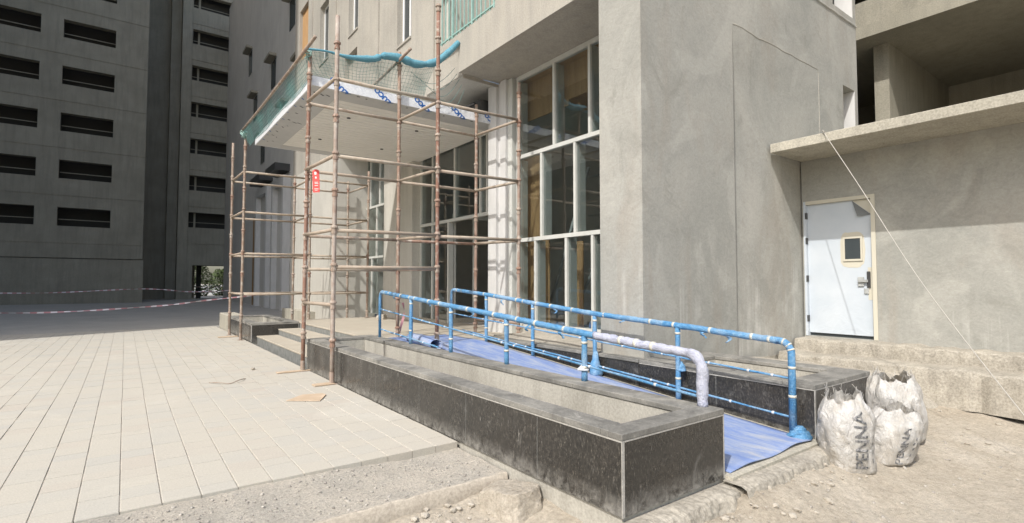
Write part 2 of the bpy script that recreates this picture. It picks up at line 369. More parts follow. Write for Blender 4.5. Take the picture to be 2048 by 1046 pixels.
# gravel strip with its concrete edge
def grav_z(x, y):
    d = max(0, min(1, (x-.9)/1.1)); d = d*d*(3-2*d)
    f = max(0, min(1, (y-3.15)/.69)); back = -.014-.045*d
    return -.058*(1-f)+back*f+(.012*nz(x, y, 1, 3)+.008*nz(x, y, 2, 9))*min(1, f*4)
gx = lin(-5, 2.2865, 150); gy = lin(3.15, 3.855, 22)
tag(grid('gravel_bed', gx, gy, grav_z, 'gravel_dust'), 'grey gravel strip between the pavers and the concrete edge', kind='structure')
def kerb_face():
    xs = lin(-5, 2.286, 130); V = []; F = []
    for x in xs:
        e = .006*nz(x, 0, 0, 2.5)+.006*nz(x, 0, 3, 14)+.004*nz(x, 0, 5, 40); t = grav_z(x, 3.15)+.006*nz(x, 0, 8, 11)
        V += [(x, 3.2, t-.012), (x, 3.152+e, t+.003), (x, 3.138+e, t-.006), (x, 3.125+e, -.14), (x, 3.11+e+.02*nz(x, 2, 0, 6), -.3)]
    for i in range(len(xs)-1):
        for j in range(4): F.append((i*5+j, i*5+j+1, i*5+j+6, i*5+j+5))
    return ob('concrete_edge', V, F, 'edge_concrete', None, True)
tag(kerb_face(), 'low concrete edge holding back the gravel strip', kind='structure')
def ico(r, seed):
    bm = bmesh.new(); bmesh.ops.create_icosphere(bm, subdivisions=1, radius=r); rr = random.Random(seed)
    for v in bm.verts: v.co *= rr.uniform(.65, 1.15); v.co.z *= .7
    V = [v.co.copy() for v in bm.verts]; bm.verts.index_update(); F = [tuple(v.index for v in f.verts) for f in bm.faces]; bm.free(); return V, F
icos = [ico(1, i) for i in range(6)]
m = MB()
for i in range(2600):
    if i < 1900: x, y = random.uniform(-3, 2.25), random.uniform(3.17, 3.82); z = grav_z(x, y); r = random.choice([.003, .003, .004, .005, .006, .008, .013])
    else:
        x, y = random.uniform(-1, 6.5), random.uniform(.9, 3.05)
        if 2.25 < x < 5.9 and y > 1.98: continue
        z = dirt_z(x, y); r = random.choice([.003, .004, .005, .007, .014])
    V, F = icos[i % 6]; m.add([(v.x*r+x, v.y*r+y, v.z*r+z+r*.25) for v in V], F)
tag(m.build('pebbles', 'pebble'), 'small loose stones scattered over gravel and dirt', kind='stuff')

# paving: long courses running away from the camera, stones of mixed length
pb = tag(box('paving', -5, 2.275, 3.86, 18.45, -.2, -.0055, 'gravel_dust'), 'light beige paved forecourt', kind='structure')
stones = []
PW = .2065
ncol = int((2.28+5)/PW)
for c_ in range(ncol):
    x1 = 2.279-c_*PW; x0 = x1-PW
    y = 3.84+.006*nz(c_*3.1, 0)
    while y < 18.44:
        l = random.choice([.155, .206, .206, .31]); y2 = min(y+l, 18.45)
        if y2 > 18.3: y2 = 18.45
        if not x0 < -.17*y-.5: stones.append((x0, x1, y, y2))
        y = y2
stones.sort(key=lambda s: (s[0]+s[1])**2/4+(s[2])**2)
protos = {}
def stone_mesh(w, l):
    key = round(l, 3)
    if key not in protos:
        g = .0023; h = .001
        b_ = bv(-w/2+g, w/2-g, -l/2+h, l/2-h, -.075, 0); c_ = .0035
        top = [(-w/2+g+c_, -l/2+h+c_*.4, .0), (w/2-g-c_, -l/2+h+c_*.4, 0), (w/2-g-c_, l/2-h-c_*.4, 0), (-w/2+g+c_, l/2-h-c_*.4, 0)]
        V = b_[:4]+[(v[0], v[1], -.004) for v in b_[4:]]+top
        F = [(0, 1, 5, 4), (1, 2, 6, 5), (2, 3, 7, 6), (3, 0, 4, 7), (4, 5, 9, 8), (5, 6, 10, 9), (6, 7, 11, 10), (7, 4, 8, 11), (8, 9, 10, 11)]
        protos[key] = mesh('paver', V, F, 'paver')
    return protos[key]
for x0, x1, y0, y1 in stones[:300]:
    o = link('paver', stone_mesh(PW, y1-y0), ((x0+x1)/2, (y0+y1)/2, .0032*nz(x0, y0, 0, 7)), pb)
m = MB(); rv = []
for x0, x1, y0, y1 in stones[300:]:
    z = .0032*nz(x0, y0, 0, 7); g = .0023; h = .001
    m.add([(x0+g, y0+h, z), (x1-g, y0+h, z), (x1-g, y1-h, z), (x0+g, y1-h, z), (x0+g, y0+h, z-.0065), (x1-g, y0+h, z-.0065), (x1-g, y1-h, z-.0065), (x0+g, y1-h, z-.0065)],
          [(0, 1, 2, 3), (0, 4, 5, 1), (1, 5, 6, 2), (2, 6, 7, 3), (3, 7, 4, 0)]); rv += [random.random()]*5
o = m.build('pavers', 'paver_far', pb); o['kind'] = 'stuff'
at = o.data.attributes.new('rnd', 'FLOAT', 'FACE'); at.data.foreach_set('value', rv)

# ------------------------------------------------------------------ steps, landing, ramp
st = thing('entrance_steps', 'three wide beige entrance steps with dark risers leading to the landing', 'steps', (4, 10.6, 0))
for x0, z0, z1 in ((2.43, -.1, .13), (2.885, .05, .265), (3.35, .1, .40)):
    x1 = {2.43: 2.93, 2.885: 3.4, 3.35: 6.3}[x0]; y0 = 8.42; y1 = 13.0 if x0 < 3 else 13.9
    box('riser', x0+.012, x1, y0, y1, z0, z1-.03, 'riser_stone', st)
    n_ = 5
    for i in range(n_):
        a = y0+(y1-y0)*i/n_; b = y0+(y1-y0)*(i+1)/n_
        box('tread_slab', x0, x1-.052 if x0 < 3 else x1, a+.0015, b-.0015, z1-.029, z1, 'tread_stone', st, .004)
lp = box('landing', 3.325, 5.83, 6.96, 8.418, 0, .398, 'tread_stone'); tag(lp, 'beige landing at the top of the ramp', kind='structure')
def ramp_z(y): return .015+.385*max(0, min(1, (y-2.02)/4.94))
rm = MB()
ys = lin(1.98, 6.958, 24)
for i, y in enumerate(ys):
    z = ramp_z(y); rm.V += [(3.322, y, -.2), (3.322, y, z), (4.678, y, z), (4.678, y, -.2)]
for i in range(len(ys)-1):
    for j in range(3): rm.F.append((i*4+j, i*4+j+1, i*4+j+5, i*4+j+4))
rm.F.append((3, 2, 1, 0))
tag(rm.build('ramp', 'slab_concrete'), 'concrete access ramp between the two granite planters', kind='structure')
def mat_geo():
    xs = lin(3.375, 4.6, 26); ys = lin(2.03, 8.2, 110); V = []; F = []
    for y in ys:
        for x in xs:
            yy = y+.03*nz(x, 0, 5, 2.2) if y < 2.2 else y
            z = ramp_z(yy)+.011+.008*abs(nz(x, y, 2, 2.1))+.012*max(0, nz(x*.7, y, 8, 1.3))
            if y < 2.3: z += .018*(2.3-y)/.27*(.5+.5*math.sin(x*9))
            if y > 7.3: z += .03*max(0, nz(x, y, 4, 3.2))
            V.append((x, yy, z))
    n = len(xs)
    for j in range(len(ys)-1):
        for i in range(n-1): F.append((j*n+i, j*n+i+1, (j+1)*n+i+1, (j+1)*n+i))
    return V, F
V, F = mat_geo(); mt = ob('floor_mat', V, F, 'mat_blue', None, True)
sm = mt.modifiers.new('thickness', 'SOLIDIFY'); sm.thickness = .007; sm.offset = -1
tag(mt, 'long dusty blue plastic sheet covering the ramp', 'floor covering')
rl = MB()
sp = [(3.5+.02*math.cos(t)*t/4, 7.0, ramp_z(7)+.075+.011*t*math.sin(t)) for t in lin(0, 1, 2)]
V = []; F = []; n = 26
for j, y in enumerate(lin(6.5, 7.25, 10)):
    for i in range(n):
        t = i/(n-1)*2*math.pi*1.35; r = .085-.026*i/(n-1)
        V.append((3.52+r*math.sin(t)*1.25+.03*nz(y, 0, 1, 2), y+.04*math.sin(t*.5), ramp_z(y)+.095-r*math.cos(t)*.95))
for j in range(9):
    for i in range(n-1): F.append((j*n+i, j*n+i+1, (j+1)*n+i+1, (j+1)*n+i))
o = ob('mat_offcut', V, F, 'mat_blue', None, True); s_ = o.modifiers.new('thickness', 'SOLIDIFY'); s_.thickness = .006
tag(o, 'curled roll of blue plastic sheet lying at the head of the ramp', 'plastic roll')

# ------------------------------------------------------------------ granite planters
def planter(name, label, x0, x1, y0, y1, top, tx, ty, joints_long, zb=0., depth=.41, end_panels=True, floor='trough_concrete', back=True):
    """box planter: trough tx x ty, granite panels on the long front (-x) and the near end (-y), dusty coping slabs"""
    t = thing(name, label, 'planter', ((x0+x1)/2, (y0+y1)/2, 0))
    ct = .04; p = .02
    m = MB(); zt = top-ct
    m.box(x0+p, tx[0], y0+p, y1-.002, -.2, zt-.004).box(tx[1], x1-.003, y0+p, y1-.002, -.2, zt-.004)
    m.box(tx[0]+.0005, tx[1]-.0005, y0+p, ty[0], -.2, zt-.004).box(tx[0]+.0005, tx[1]-.0005, ty[1], y1-.002, -.2, zt-.004)
    m.build('inner_wall', 'trough_concrete', t)
    grid('trough_floor', lin(tx[0]-.01, tx[1]+.01, 12), lin(ty[0]-.01, ty[1]+.01, 40), lambda x, y: zt-depth+.03*nz(x, y, 3, 3), floor, t)
    js = [y0]+joints_long+[y1]
    for a, b in zip(js, js[1:]):
        box('granite_panel', x0, x0+p-.002, a+.0018, b-.0018, zb, zt-.009, 'granite', t, .0015)
    for a in joints_long: box('joint_grout', x0+.0008, x0+p-.003, a-.0015, a+.0015, zb, zt-.0095, 'riser_stone', t)
    box('grout_line', x0-.0025, x0+p-.0025, y0-.0025, y1-.004, zt-.0088, zt+.0002, 'grout', t)
    if end_panels:
        box('granite_panel', x0+p+.001, x1-.012, y0, y0+p-.002, zb, zt-.009, 'granite', t, .0015)
        box('grout_line', x0+p+.001, x1-.002, y0-.0025, y0+p-.0025, zt-.0088, zt+.0002, 'grout', t)
        box('corner_grout', x0-.002, x0+.0195, y0-.003, y0+.0025, zb, zt-.0095, 'grout', t)
        box('corner_grout', x1-.0115, x1-.002, y0-.002, y0+.012, zb, zt-.0095, 'grout', t)
    e = .003
    n_ = max(2, int((y1-y0)/1.25)); cy = lin(y0+.001, y1, n_+1)
    for i in range(n_):
        a, b = cy[i], cy[i+1]
        if i == 0: a = ty[0]+.001
        if i == n_-1: b = ty[1]-.001
        box('coping_slab', x0-e, tx[0]+.01, a+.001, b-.001, zt+.0004, top, 'granite_dusty', t, .004)
        if back: box('coping_slab', tx[1]-.01, x1+e*.3, a+.001, b-.001, zt+.0004, top, 'granite_dusty', t, .004)
    box('coping_slab', x0-e, x1+e*.3, y0-e, ty[0], zt+.0004, top, 'granite_dusty', t, .004)
    box('coping_slab', x0-e, x1+e*.3, ty[1], y1, zt+.0004, top, 'granite_dusty', t, .004)
    return t
planter('granite_planter', 'long black granite planter with empty trough along the paving, in front of the ramp',
        2.287, 3.32, 2.036, 8.41, .47, (2.46, 3.11), (2.2, 8.15), [2.795, 3.726, 4.576, 5.66, 6.763, 7.35, 8.0])
p2 = planter('granite_planter', 'black granite planter on the far side of the ramp beside the white sacks',
        4.68, 5.86, 2.036, 3.9, .47, (4.95, 5.62), (2.3, 3.55), [2.95], floor='rough_concrete', depth=.06)
p3 = planter('granite_planter', 'small grey planter beyond the far end of the steps',
        2.31, 3.34, 13.0, 16.3, .42, (2.5, 3.15), (13.25, 16.05), [14.1, 15.2], depth=.14)
t = thing('ramp_upstand', 'low granite upstand along the far side of the ramp, below the glass wall', 'upstand wall', (4.8, 5.4, 0))
for a, b in ((3.905, 4.55), (4.55, 5.55), (5.55, 6.96)):
    box('granite_panel', 4.68, 4.698, a+.003, b-.003, 0, .42, 'granite', t, .0015)
    box('coping_slab', 4.668, 4.86, a+.001, b-.001, .431, .47, 'granite_dusty', t, .004)
box('core', 4.7, 4.795, 3.905, 6.958, -.1, .428, 'grout', t)
def bed_z(x, y): return .455+.1*max(0, min(1, (x-4.95)/.7))+.02*nz(x, y, 1, 2.5)
grid('sand_bed', lin(4.8, 5.815, 16), lin(4.61, 6.955, 34), bed_z, 'rough_concrete', t)
box('bed_end', 4.8, 5.815, 6.9, 6.958, 0, .5, 'rough_concrete', t)
b_ = box('concrete_block', 2.31, 2.72, 16.38, 17.9, -.05, .44, 'slab_concrete', None, .02)
tag(b_, 'plain pale concrete block beyond the small grey planter', 'concrete block')

# rough footing and lip at the low end of the ramp
def rough_strip(name, label, x0, x1, y0, y1, zt, zb, seed, cat):
    xs = lin(x0, x1, int((x1-x0)/.014)); V = []; F = []
    prof = [(y1, 0), (y0+.09, 0), (y0+.05, -.004), (y0+.012, -.016), (y0, -.04), (y0-.012, -.08), (y0-.02, -.12), (y0-.03, zb-zt)]
    for x in xs:
        d = .035*nz(x, seed, 0, 2.2)+.022*nz(x, seed, 4, 8)
        for j, (y, z) in enumerate(prof):
            w = 0 if j == 0 else 1
            V.append((x, y+d*w*(1+.5*nz(x, j, seed, 9))+w*.012*nz(x, z+j, seed, 24), zt+z+(.014*nz(x, y, seed, 7)+.009*nz(x, y, seed, 26))*(j > 0)))
    n = len(prof)
    for i in range(len(xs)-1):
        for j in range(n-1): F.append((i*n+j, i*n+j+1, (i+1)*n+j+1, (i+1)*n+j))
    return tag(ob(name, V, F, 'rough_concrete', None, False), label, cat)
rough_strip('concrete_footing', 'rough concrete footing under the near end of the long planter', 2.2, 3.45, 1.9, 2.05, -.03, -.25, 3, 'footing')
rough_strip('ramp_lip', 'rough broken concrete lip at the foot of the ramp', 3.28, 4.95, 1.86, 2.03, -.005, -.25, 9, 'ramp edge')

# ------------------------------------------------------------------ wrapped handrails
def handrail(label, x, posts, rail, rods, basez, bend, pale_from=None):
    t = thing('handrail', label, 'handrail', (x, posts[0], 0))
    r = .0305
    ys = [p for p, _ in rail]
    def rz(y):
        for (a, za), (b, zb) in zip(rail, rail[1:]):
            if min(a, b)-.01 <= y <= max(a, b)+.01: return za+(zb-za)*(y-a)/(b-a)
        return rail[0][1] if abs(y-rail[0][0]) < abs(y-rail[-1][0]) else rail[-1][1]
    def wob(p, k_): return (p[0]+.003*nz(k_, x, 0, 3), p[1], p[2]+.003*nz(k_, x, 5, 3))
    near, far = posts[0], posts[-1]
    main = []
    y_split = pale_from if pale_from else near
    for i, y in enumerate(lin(far-.09, y_split+(.0 if pale_from else .1), 170)): main.append(wob((x, y, rz(y)), y*4))
    arc = lambda yc, s: [(x, yc-s*.1*math.sin(a), rz(yc)-.1+.1*math.cos(a)) for a in lin(0, math.pi/2, 7)]
    farend = [(x, far, basez(far))]+[(x, far-.09+.09*math.cos(a), rz(far)-.09+.09*math.sin(a)) for a in lin(0, math.pi/2, 7)]
    if not pale_from:
        pts = farend+main+arc(near+.1, 1)+[(x, near, basez(near))]
        rr = [.024]*8+[r*(1+.1*nz(i, x, 0, .9)) for i in range(len(main))]+[r]*7+[.03]
        tube('top_rail', pts, rr, 'blue_wrap', t, 10)
    else:
        pts = farend+main
        tube('top_rail', pts, [.022]*8+[r*(1+.1*nz(i, x, 0, .9)) for i in range(len(main))], 'blue_wrap', t, 10)
        seg = [wob((x, y, rz(y)), y*7) for y in lin(y_split, near+.1, 30)]
        dn = arc(near+.1, 1)+[(x, near, z) for z in lin(rz(near)-.13, basez(near), 10)]
        pts = seg+dn; o = tube('pale_sleeve', pts, [.033*(1+.16*nz(i, 3, 0, 1.1)) for i in range(len(seg))]+[.038+.004*nz(i, 7, 0, 1.4) for i in range(len(dn))], 'pale_wrap', t, 12)
        o['label'] = 'end of the rail wrapped in pale lilac film'
    for y in posts[1:-1]:
        z1 = rz(y)-.02; z0 = basez(y)
        tube('post', [(x, y, z) for z in lin(z0, z1, 8)], [.026*(1+.14*nz(i, y, 0, 1.7)) for i in range(8)], 'blue_wrap', t, 10)
        for z in (z0+(z1-z0)*.3, z1-.06):
            tube('tape_band', [(x, y, z-.011), (x, y, z+.011)], .029, 'tape', t, 10)
    k_ = 0; y = far-.2
    while y > near+.12:
        a = rz(y); b = rz(y-.022); q = .0325 if not pale_from or y > pale_from else .0385
        tube('tape_band', [(x, y, a), (x, y-.024, b)], q, 'tape', t, 10); y -= random.choice([.16, .3, .42, .55, .68])
    for z in ((.35, .62) if not pale_from else ()):
        tube('tape_band', [(x, near, basez(near)+z*.9), (x, near, basez(near)+z*.9+.022)], .033, 'tape', t, 10)
    if not pale_from:
        for a in (.3, .8, 1.2):
            c_ = (x, near+.1-.1*math.sin(a), rz(near+.1)-.1+.1*math.cos(a)); d = (0, -.012*math.cos(a), -.012*math.sin(a))
            tube('tape_band', [c_, (c_[0], c_[1]+d[1], c_[2]+d[2])], .033, 'tape', t, 10)
    for rod in rods:
        (ya, za), (yb, zb) = rod
        pts = [(x+.006*nz(y*3, za, 0), y, za+(zb-za)*(y-ya)/(yb-ya)+.004*nz(y*4, zb, 3)) for y in lin(ya, yb, 30)]
        o = tube('rod', pts, [.0105*(1+.25*nz(i, za, 0, .8)) for i in range(30)], 'blue_wrap', t, 6)
        y = ya+.15*(1 if yb > ya else -1)
        s = 1 if yb > ya else -1
        while (yb-y)*s > .1:
            z = za+(zb-za)*(y-ya)/(yb-ya); tube('tape_band', [(x, y-.01, z), (x, y+.01, z)], .0145, 'white_tape', t, 6); y += s*random.choice([.22, .4, .55, .7])
    return t
hn = handrail('blue wrapped handrail on the planter edge nearest the camera, its end in pale film', 3.27,
         [2.166, 3.335, 4.504, 5.68, 6.81, 7.93], [(2.1, .815), (3.34, .884), (4.5, .967), (5.68, 1.044), (6.81, 1.117), (8.0, 1.197)],
         [((7.93, .916), (2.2, .53)), ((7.9, .6), (6.0, .5))], lambda y: .47, True, 3.2)
hf = handrail('blue wrapped handrail on the far side of the ramp, close to the concrete pillar', 4.6,
         [2.18, 3.325, 4.51, 5.71, 6.88, 7.98], [(2.1, .815), (3.33, .891), (4.52, .955), (5.71, 1.05), (6.89, 1.148), (8.1, 1.225)],
         [((2.2, .512), (7.9, .8)), ((2.2, .184), (7.6, .54))], lambda y: ramp_z(y)+.01, True)
def crumple(name, c, r, h, mat, parent, seed, sq=(1, 1)):
    V = []; F = []; n = 14; mrow = 10
    for j in range(mrow):
        v = j/(mrow-1); rad = r*(1-.72*v)*(1+.25*nz(j, seed, 0, .9))
        if j == 0: rad *= .75
        for i in range(n):
            a = 2*math.pi*i/n; q = rad*(1+.3*nz(math.cos(a)*2, math.sin(a)*2, j*.5+seed))
            V.append((c[0]+q*math.cos(a)*sq[0], c[1]+q*math.sin(a)*sq[1], c[2]+h*v))
    for j in range(mrow-1):
        for i in range(n): F.append((j*n+i, j*n+(i+1) % n, (j+1)*n+(i+1) % n, (j+1)*n+i))
    F.append(tuple(range(n-1, -1, -1))); F.append(tuple(range((mrow-1)*n, mrow*n)))
    return ob(name, V, F, mat, parent, True)
for t_ in (hn, hf):
    for ch in t_.children:
        if ch.name.split('.')[0] in ('top_rail', 'post', 'pale_sleeve', 'rod'):
            amp = .009 if 'sleeve' in ch.name else (.003 if 'rod' in ch.name else .0045)
            w0 = WL[ch.name]
            nrm = [v.normal.copy() for v in ch.data.vertices]
            for v, n_ in zip(ch.data.vertices, nrm):
                p = v.co+w0; v.co += n_*(amp*nz(p.x, p.y, p.z, 26)+amp*.8*nz(p.x, p.y+9, p.z, 55))
crumple('loose_wrap', (4.6, 4.5, ramp_z(4.5)+.0), .085, .3, 'blue_wrap', hf, 3)
crumple('loose_wrap', (4.62, 2.14, ramp_z(2.1)+.005), .11, .09, 'blue_wrap', hf, 8, (1.3, .9))
crumple('loose_wrap', (4.63, 3.31, .42), .06, .1, 'blue_wrap', hf, 5)
crumple('loose_wrap', (3.27, 3.35, .56), .055, .05, 'white_tape', hn, 6)

def flap(x, y, z, l, seed, t, mat='blue_wrap'):
    V = []; F = []; rr = random.Random(seed)
    for i in range(6):
        q = i/5; w = .022*(1-.6*q)*(1+.4*rr.uniform(-1, 1)); cx = x-.03-.012*math.sin(q*5+seed); zz = z-.01-l*q; yy = y+.02*math.sin(seed+q*4)
        V += [(cx, yy-w, zz), (cx-.006, yy+w, zz+.006*rr.uniform(-1, 1))]
    for i in range(5): F.append((2*i, 2*i+1, 2*i+3, 2*i+2))
    o = ob('torn_flap', V, F, mat, t, True); md = o.modifiers.new('thickness', 'SOLIDIFY'); md.thickness = .0015
for i, (y, z) in enumerate(((7.3, 1.15), (6.2, 1.08), (5.15, 1.01), (4.1, .94), (3.6, .9))): flap(3.27, y, z-.012, random.uniform(.03, .08), i*1.7, hn)
for i, (y, z) in enumerate(((6.4, 1.1), (5.2, 1.01), (4.05, .925), (3.0, .868), (2.75, .85))): flap(4.6, y, z-.012, random.uniform(.03, .08), i*2.3, hf)

# ------------------------------------------------------------------ main building
B = thing('apartment_building', 'grey concrete building with pillar, glass wall, entrance canopy and upper windows', 'building', (5.8, 8, 0))
TOPZ = 16
SY = 3.93
# side wall facing the camera's right, with its joint and openings
wall_open('side_wall', 'y', 4.8, 11.1, .25, TOPZ, SY, SY+.3, [(6.77, 9.45, .25, 4.98), (10.45, 10.98, 3.42, 4.95), (10.1, 10.98, 6.35, 8.2)], 'plaster', B)
def panel():
    xs = lin(6.77, 9.45, 40); zs = lin(.25, 4.98, 50)
    V = [(x, SY+.001+.07*(1-(x-6.77)/2.68)*min(1, (4.98-z)/.7), z) for z in zs for x in xs]; n = len(xs)
    F = [(j*n+i, j*n+i+1, (j+1)*n+i+1, (j+1)*n+i) for j in range(len(zs)-1) for i in range(n-1)]
    return ob('wall_panel', V, F, 'plaster', B, True)
panel()
box('wall_plinth', 4.83, 8.73, SY+.035, SY+.3, -.2, .249, 'rough_concrete', B)
for z0, z1 in ((3.422, 4.948), (6.352, 8.198)):
    box('white_reveal', 10.962, 10.978, SY+.004, SY+.6, z0, z1, 'white_paint', B)
    box('opening_frame', 10.47 if z0 < 5 else 10.4, 10.5 if z0 < 5 else 10.43, SY+.1, SY+.14, z0, z1, 'dark_metal', B)
    box('room_dark', 10.0, 10.96, SY+.9, SY+1, z0-.1, z1+.2, 'grey_facade', B)
def ledge():
    V = []; F = []; xs = lin(8.2, 11.1, 60)
    for x in xs:
        d = .02+.008*nz(x, 0, 0, 6); z = 6.22+.015*nz(x, 3, 0, 4)
        V += [(x, SY-.001, z-.03), (x, SY-d, z-.015), (x, SY-d*.8, z+.012), (x, SY-.001, z+.02)]
    for i in range(len(xs)-1):
        for j in range(3): F.append((i*4+j, i*4+j+1, i*4+j+5, i*4+j+4))
    return ob('plaster_ridge', V, F, 'plaster', B, True)
ledge()
def seam():
    m = MB(); pts = []
    for s in lin(0, 1, 40): pts.append((6.8+s*2.62, SY-.002, 4.985+.03*nz(s*6, 1)))
    pts += [(9.455+.01*nz(s*7, 4), SY-.002, 4.95-1.5*s) for s in lin(.03, 1, 20)]
    m.tube([Vector(p)+Vector((0, .004, .02*nz(p[0]*5, p[2]*3))) for p in pts], .0075, 5); return m.build('plaster_seam', 'form_concrete', B, True)
seam()
# pillar front, beam and solid wall above
box('pillar', 4.8, 5.35, SY+.3005, 4.6, .2, 5.17, 'plaster', B)
wall_open('beam', 'x', 4.2305, 8.11, 5.1705, 5.77, 4.8, 5.82, [], 'form_concrete', B)
box('upper_wall', 4.8, 5.3, 4.2305, 6.94, 5.7705, TOPZ, 'form_concrete', B)
# upper wall with windows, over the entrance
win = [(10.3, 11.05, 6.72, 8.3), (13.6, 14.35, 8.25, 9.85), (16.2, 17.1, 8.35, 10.3), (18.5, 19.6, 9.3, 11.2), (13.65, 14.65, 6.2, 7.75), (16.3, 17.15, 6.0, 7.4),
       (10.3, 11.05, 9.6, 11.2), (13.6, 14.35, 11.2, 12.8), (16.2, 17.1, 11.6, 13.4), (18.5, 19.6, 6.6, 8.3)]
wall_open('upper_wall', 'x', 8.86, 20.2, 5.17, TOPZ, 4.9, 5.35, win, 'form_concrete', B)
for i, (a, b, z0, z1) in enumerate(win):
    f = .055; t_ = 5.04
    if i in (4, 5):
        box('blank_panel', t_, t_+.03, a, b, z0, z1, 'form_concrete', B); continue
    if i in (3,):
        box('boarding', 5.0, 5.03, a+.002, b-.002, z0, z1, 'plywood', B); continue
    w = box('window', t_+.02, t_+.03, a+f, b-f, z0+f, z1-f, 'window_dark', B)
    for q in ((a, a+f, z0, z1), (b-f, b, z0, z1)): box('frame', t_, t_+.06, q[0]+.001, q[1]-.001, q[2], q[3], 'white_frame', w)
    for q in ((a+f, b-f, z0, z0+f), (a+f, b-f, z1-f, z1)): box('frame', t_, t_+.06, *q, 'white_frame', w)
    mid = (a+b)/2; box('frame', t_+.002, t_+.058, mid-.03, mid+.03, z0+f, z1-f, 'white_frame', w)
    box('sill', 4.87, t_-.002, a+.002, b-.002, z0-.03, z0+.012, 'form_concrete', w)
# vertical ribs cast on the upper wall
for y in (9.2, 12.1, 15.4, 17.9): box('wall_rib', 4.86, 4.899, y, y+.3, 5.171, TOPZ, 'form_concrete', B)
# balcony
box('balcony_side_wall', 4.92, 6.2, 8.7, 8.858, 5.9, TOPZ, 'pale_render', B)
box('balcony_floor', 4.81, 6.2, 6.945, 8.859, 5.772, 5.899, 'form_concrete', B)
box('balcony_back_wall', 6.0, 6.1, 6.9, 8.7, 5.9, TOPZ, 'pale_render', B)
bd = box('balcony_door', 5.96, 5.99, 7.5, 8.3, 5.905, 8.1, 'window_dark', B)
box('frame', 5.93, 5.959, 7.88, 7.93, 5.905, 8.1, 'dark_metal', bd)
rg = box('balcony_railing', 4.815, 4.855, 6.95, 8.85, 6.93, 6.97, 'teal_paint', B); rg['label'] = 'teal metal balcony railing'
box('rail_bar', 4.82, 4.85, 6.95, 8.85, 5.96, 5.985, 'teal_paint', rg)
for i in range(14):
    y = 7.0+i*.138; w = .01 if i % 5 else .02
    box('baluster', 4.835-w, 4.835+w, y-w, y+w, 5.91, 6.93, 'teal_paint', rg)
box('rail_bar', 4.856, 5.9, 8.81, 8.85, 6.93, 6.97, 'teal_paint', rg)
for i in range(8):
    x = 4.95+i*.12; box('baluster', x-.01, x+.01, 8.82, 8.84, 5.91, 6.929, 'teal_paint', rg)
# soffit over the entrance recess and lobby shell
box('lobby_ceiling', 4.915, 11, 8.1165, 15.3, 5.15, 5.1695, 'pale_render', B)
box('upper_wall', 4.9, 5.35, 8.1105, 8.8595, 5.17, 5.7715, 'form_concrete', B)
box('lobby_ceiling', 5.83, 11, 4.24, 8.116, 5.13, 5.168, 'plywood', B)
box('beam_end', 4.905, 5.82, 8.1108, 8.13, 5.1, 5.149, 'form_concrete', B)
box('ceiling_duct', 5.5, 5.95, 8.45, 9.3, 4.7, 4.93, 'dark_metal', B)
tube('ceiling_pipe', [(5.4, 8.5, 4.83), (5.2, 10.4, 4.83)], .03, 'dark_metal', B)
box('lobby_floor', 5.835, 11, 4.24, 8.4, -.1, .44, 'interior', B)
box('lobby_floor', 6.32, 11, 8.401, 15.3, -.1, .395, 'interior', B)
box('lobby_back_wall', 10.4, 10.6, 4.24, 15.3, .45, 5.0, 'interior', B)
box('lobby_core_wall', 8.2, 8.5, 4.5, 7.2, .45, 5.0, 'interior', B)
box('lobby_end_wall', 6.1, 10.4, 15.0, 15.25, .4, 5.149, 'interior', B)
for i, (x0, x1, y0, y1, z0, z1) in enumerate([(6.1, 6.12, 7.1, 7.5, .45, 3.75), (6.12, 6.14, 7.502, 7.82, .45, 3.75), (6.16, 6.18, 7.83, 8.25, .45, 3.75), (6.35, 6.37, 6.5, 6.78, .45, 2.06), (6.08, 6.1, 5.2, 6.55, 4.5, 5.12), (6.08, 6.1, 6.552, 8.2, 4.4, 5.12)]):
    box('plywood_panel', x0, x1, y0, y1, z0, z1, 'plywood', B)
tube('prop', [(6.4, 7.6, .5), (6.6, 6.6, 3.4)], .03, 'steel_grey', B)
tube('prop', [(6.5, 7.1, .5), (6.7, 5.9, 2.6)], .03, 'steel_grey', B)
for z in (1.6, 2.7, 3.5): tube('prop', [(7.6, 4.6, z), (7.6, 7.6, z)], .022, 'steel_grey', B)
for y in (5.0, 6.3): tube('prop', [(7.6, y, .45), (7.6, y, 4.8)], .022, 'steel_grey', B)
o = box('stacked_sheeting', 6.0, 6.5, 5.55, 6.05, .45, .72, 'mat_blue', B, .04); o = box('stacked_sheeting', 6.0, 6.4, 6.7, 7.1, .45, .62, 'mat_blue', B, .04)

# curtain wall beside the pillar
XG = 5.82
cw = box('curtain_wall', XG-.03, XG+.05, 4.62, 7.66, .545, .62, 'mullion_grey', B); cw['label'] = 'three-row grey framed glass wall beside the pillar'
rows = [(.62, 2.11, [5.718, 6.318, 7.119]), (2.11, 3.645, [5.26, 6.105, 6.948]), (3.645, 5.17, [4.92, 5.763, 6.61])]
fw = .026
for z in (2.11, 3.645): box('transom', XG-.04, XG+.06, 4.62, 7.66, z-.033, z+.033, 'mullion_grey', cw)
box('transom', XG-.03, XG+.06, 4.62, 7.66, 5.09, 5.165, 'mullion_grey', cw)
for zi, (z0, z1, ms) in enumerate(rows):
    a0 = z0+(.034 if zi else .001); a1 = z1-(.034 if zi < 2 else .081)
    for y in [4.66]+ms+[7.63]: box('mullion', XG-.035, XG+.19, y-fw, y+fw, a0, a1, 'mullion_grey', cw)
    es = [4.66]+ms+[7.63]
    for a, b in zip(es, es[1:]): box('glass_pane', XG+.006, XG+.014, a+fw+.001, b-fw-.001, a0+.001, a1-.001, 'glass', cw)
box('wall_base', 5.80, 6.2, 4.61, 7.7, -.1, .5445, 'trough_concrete', B)

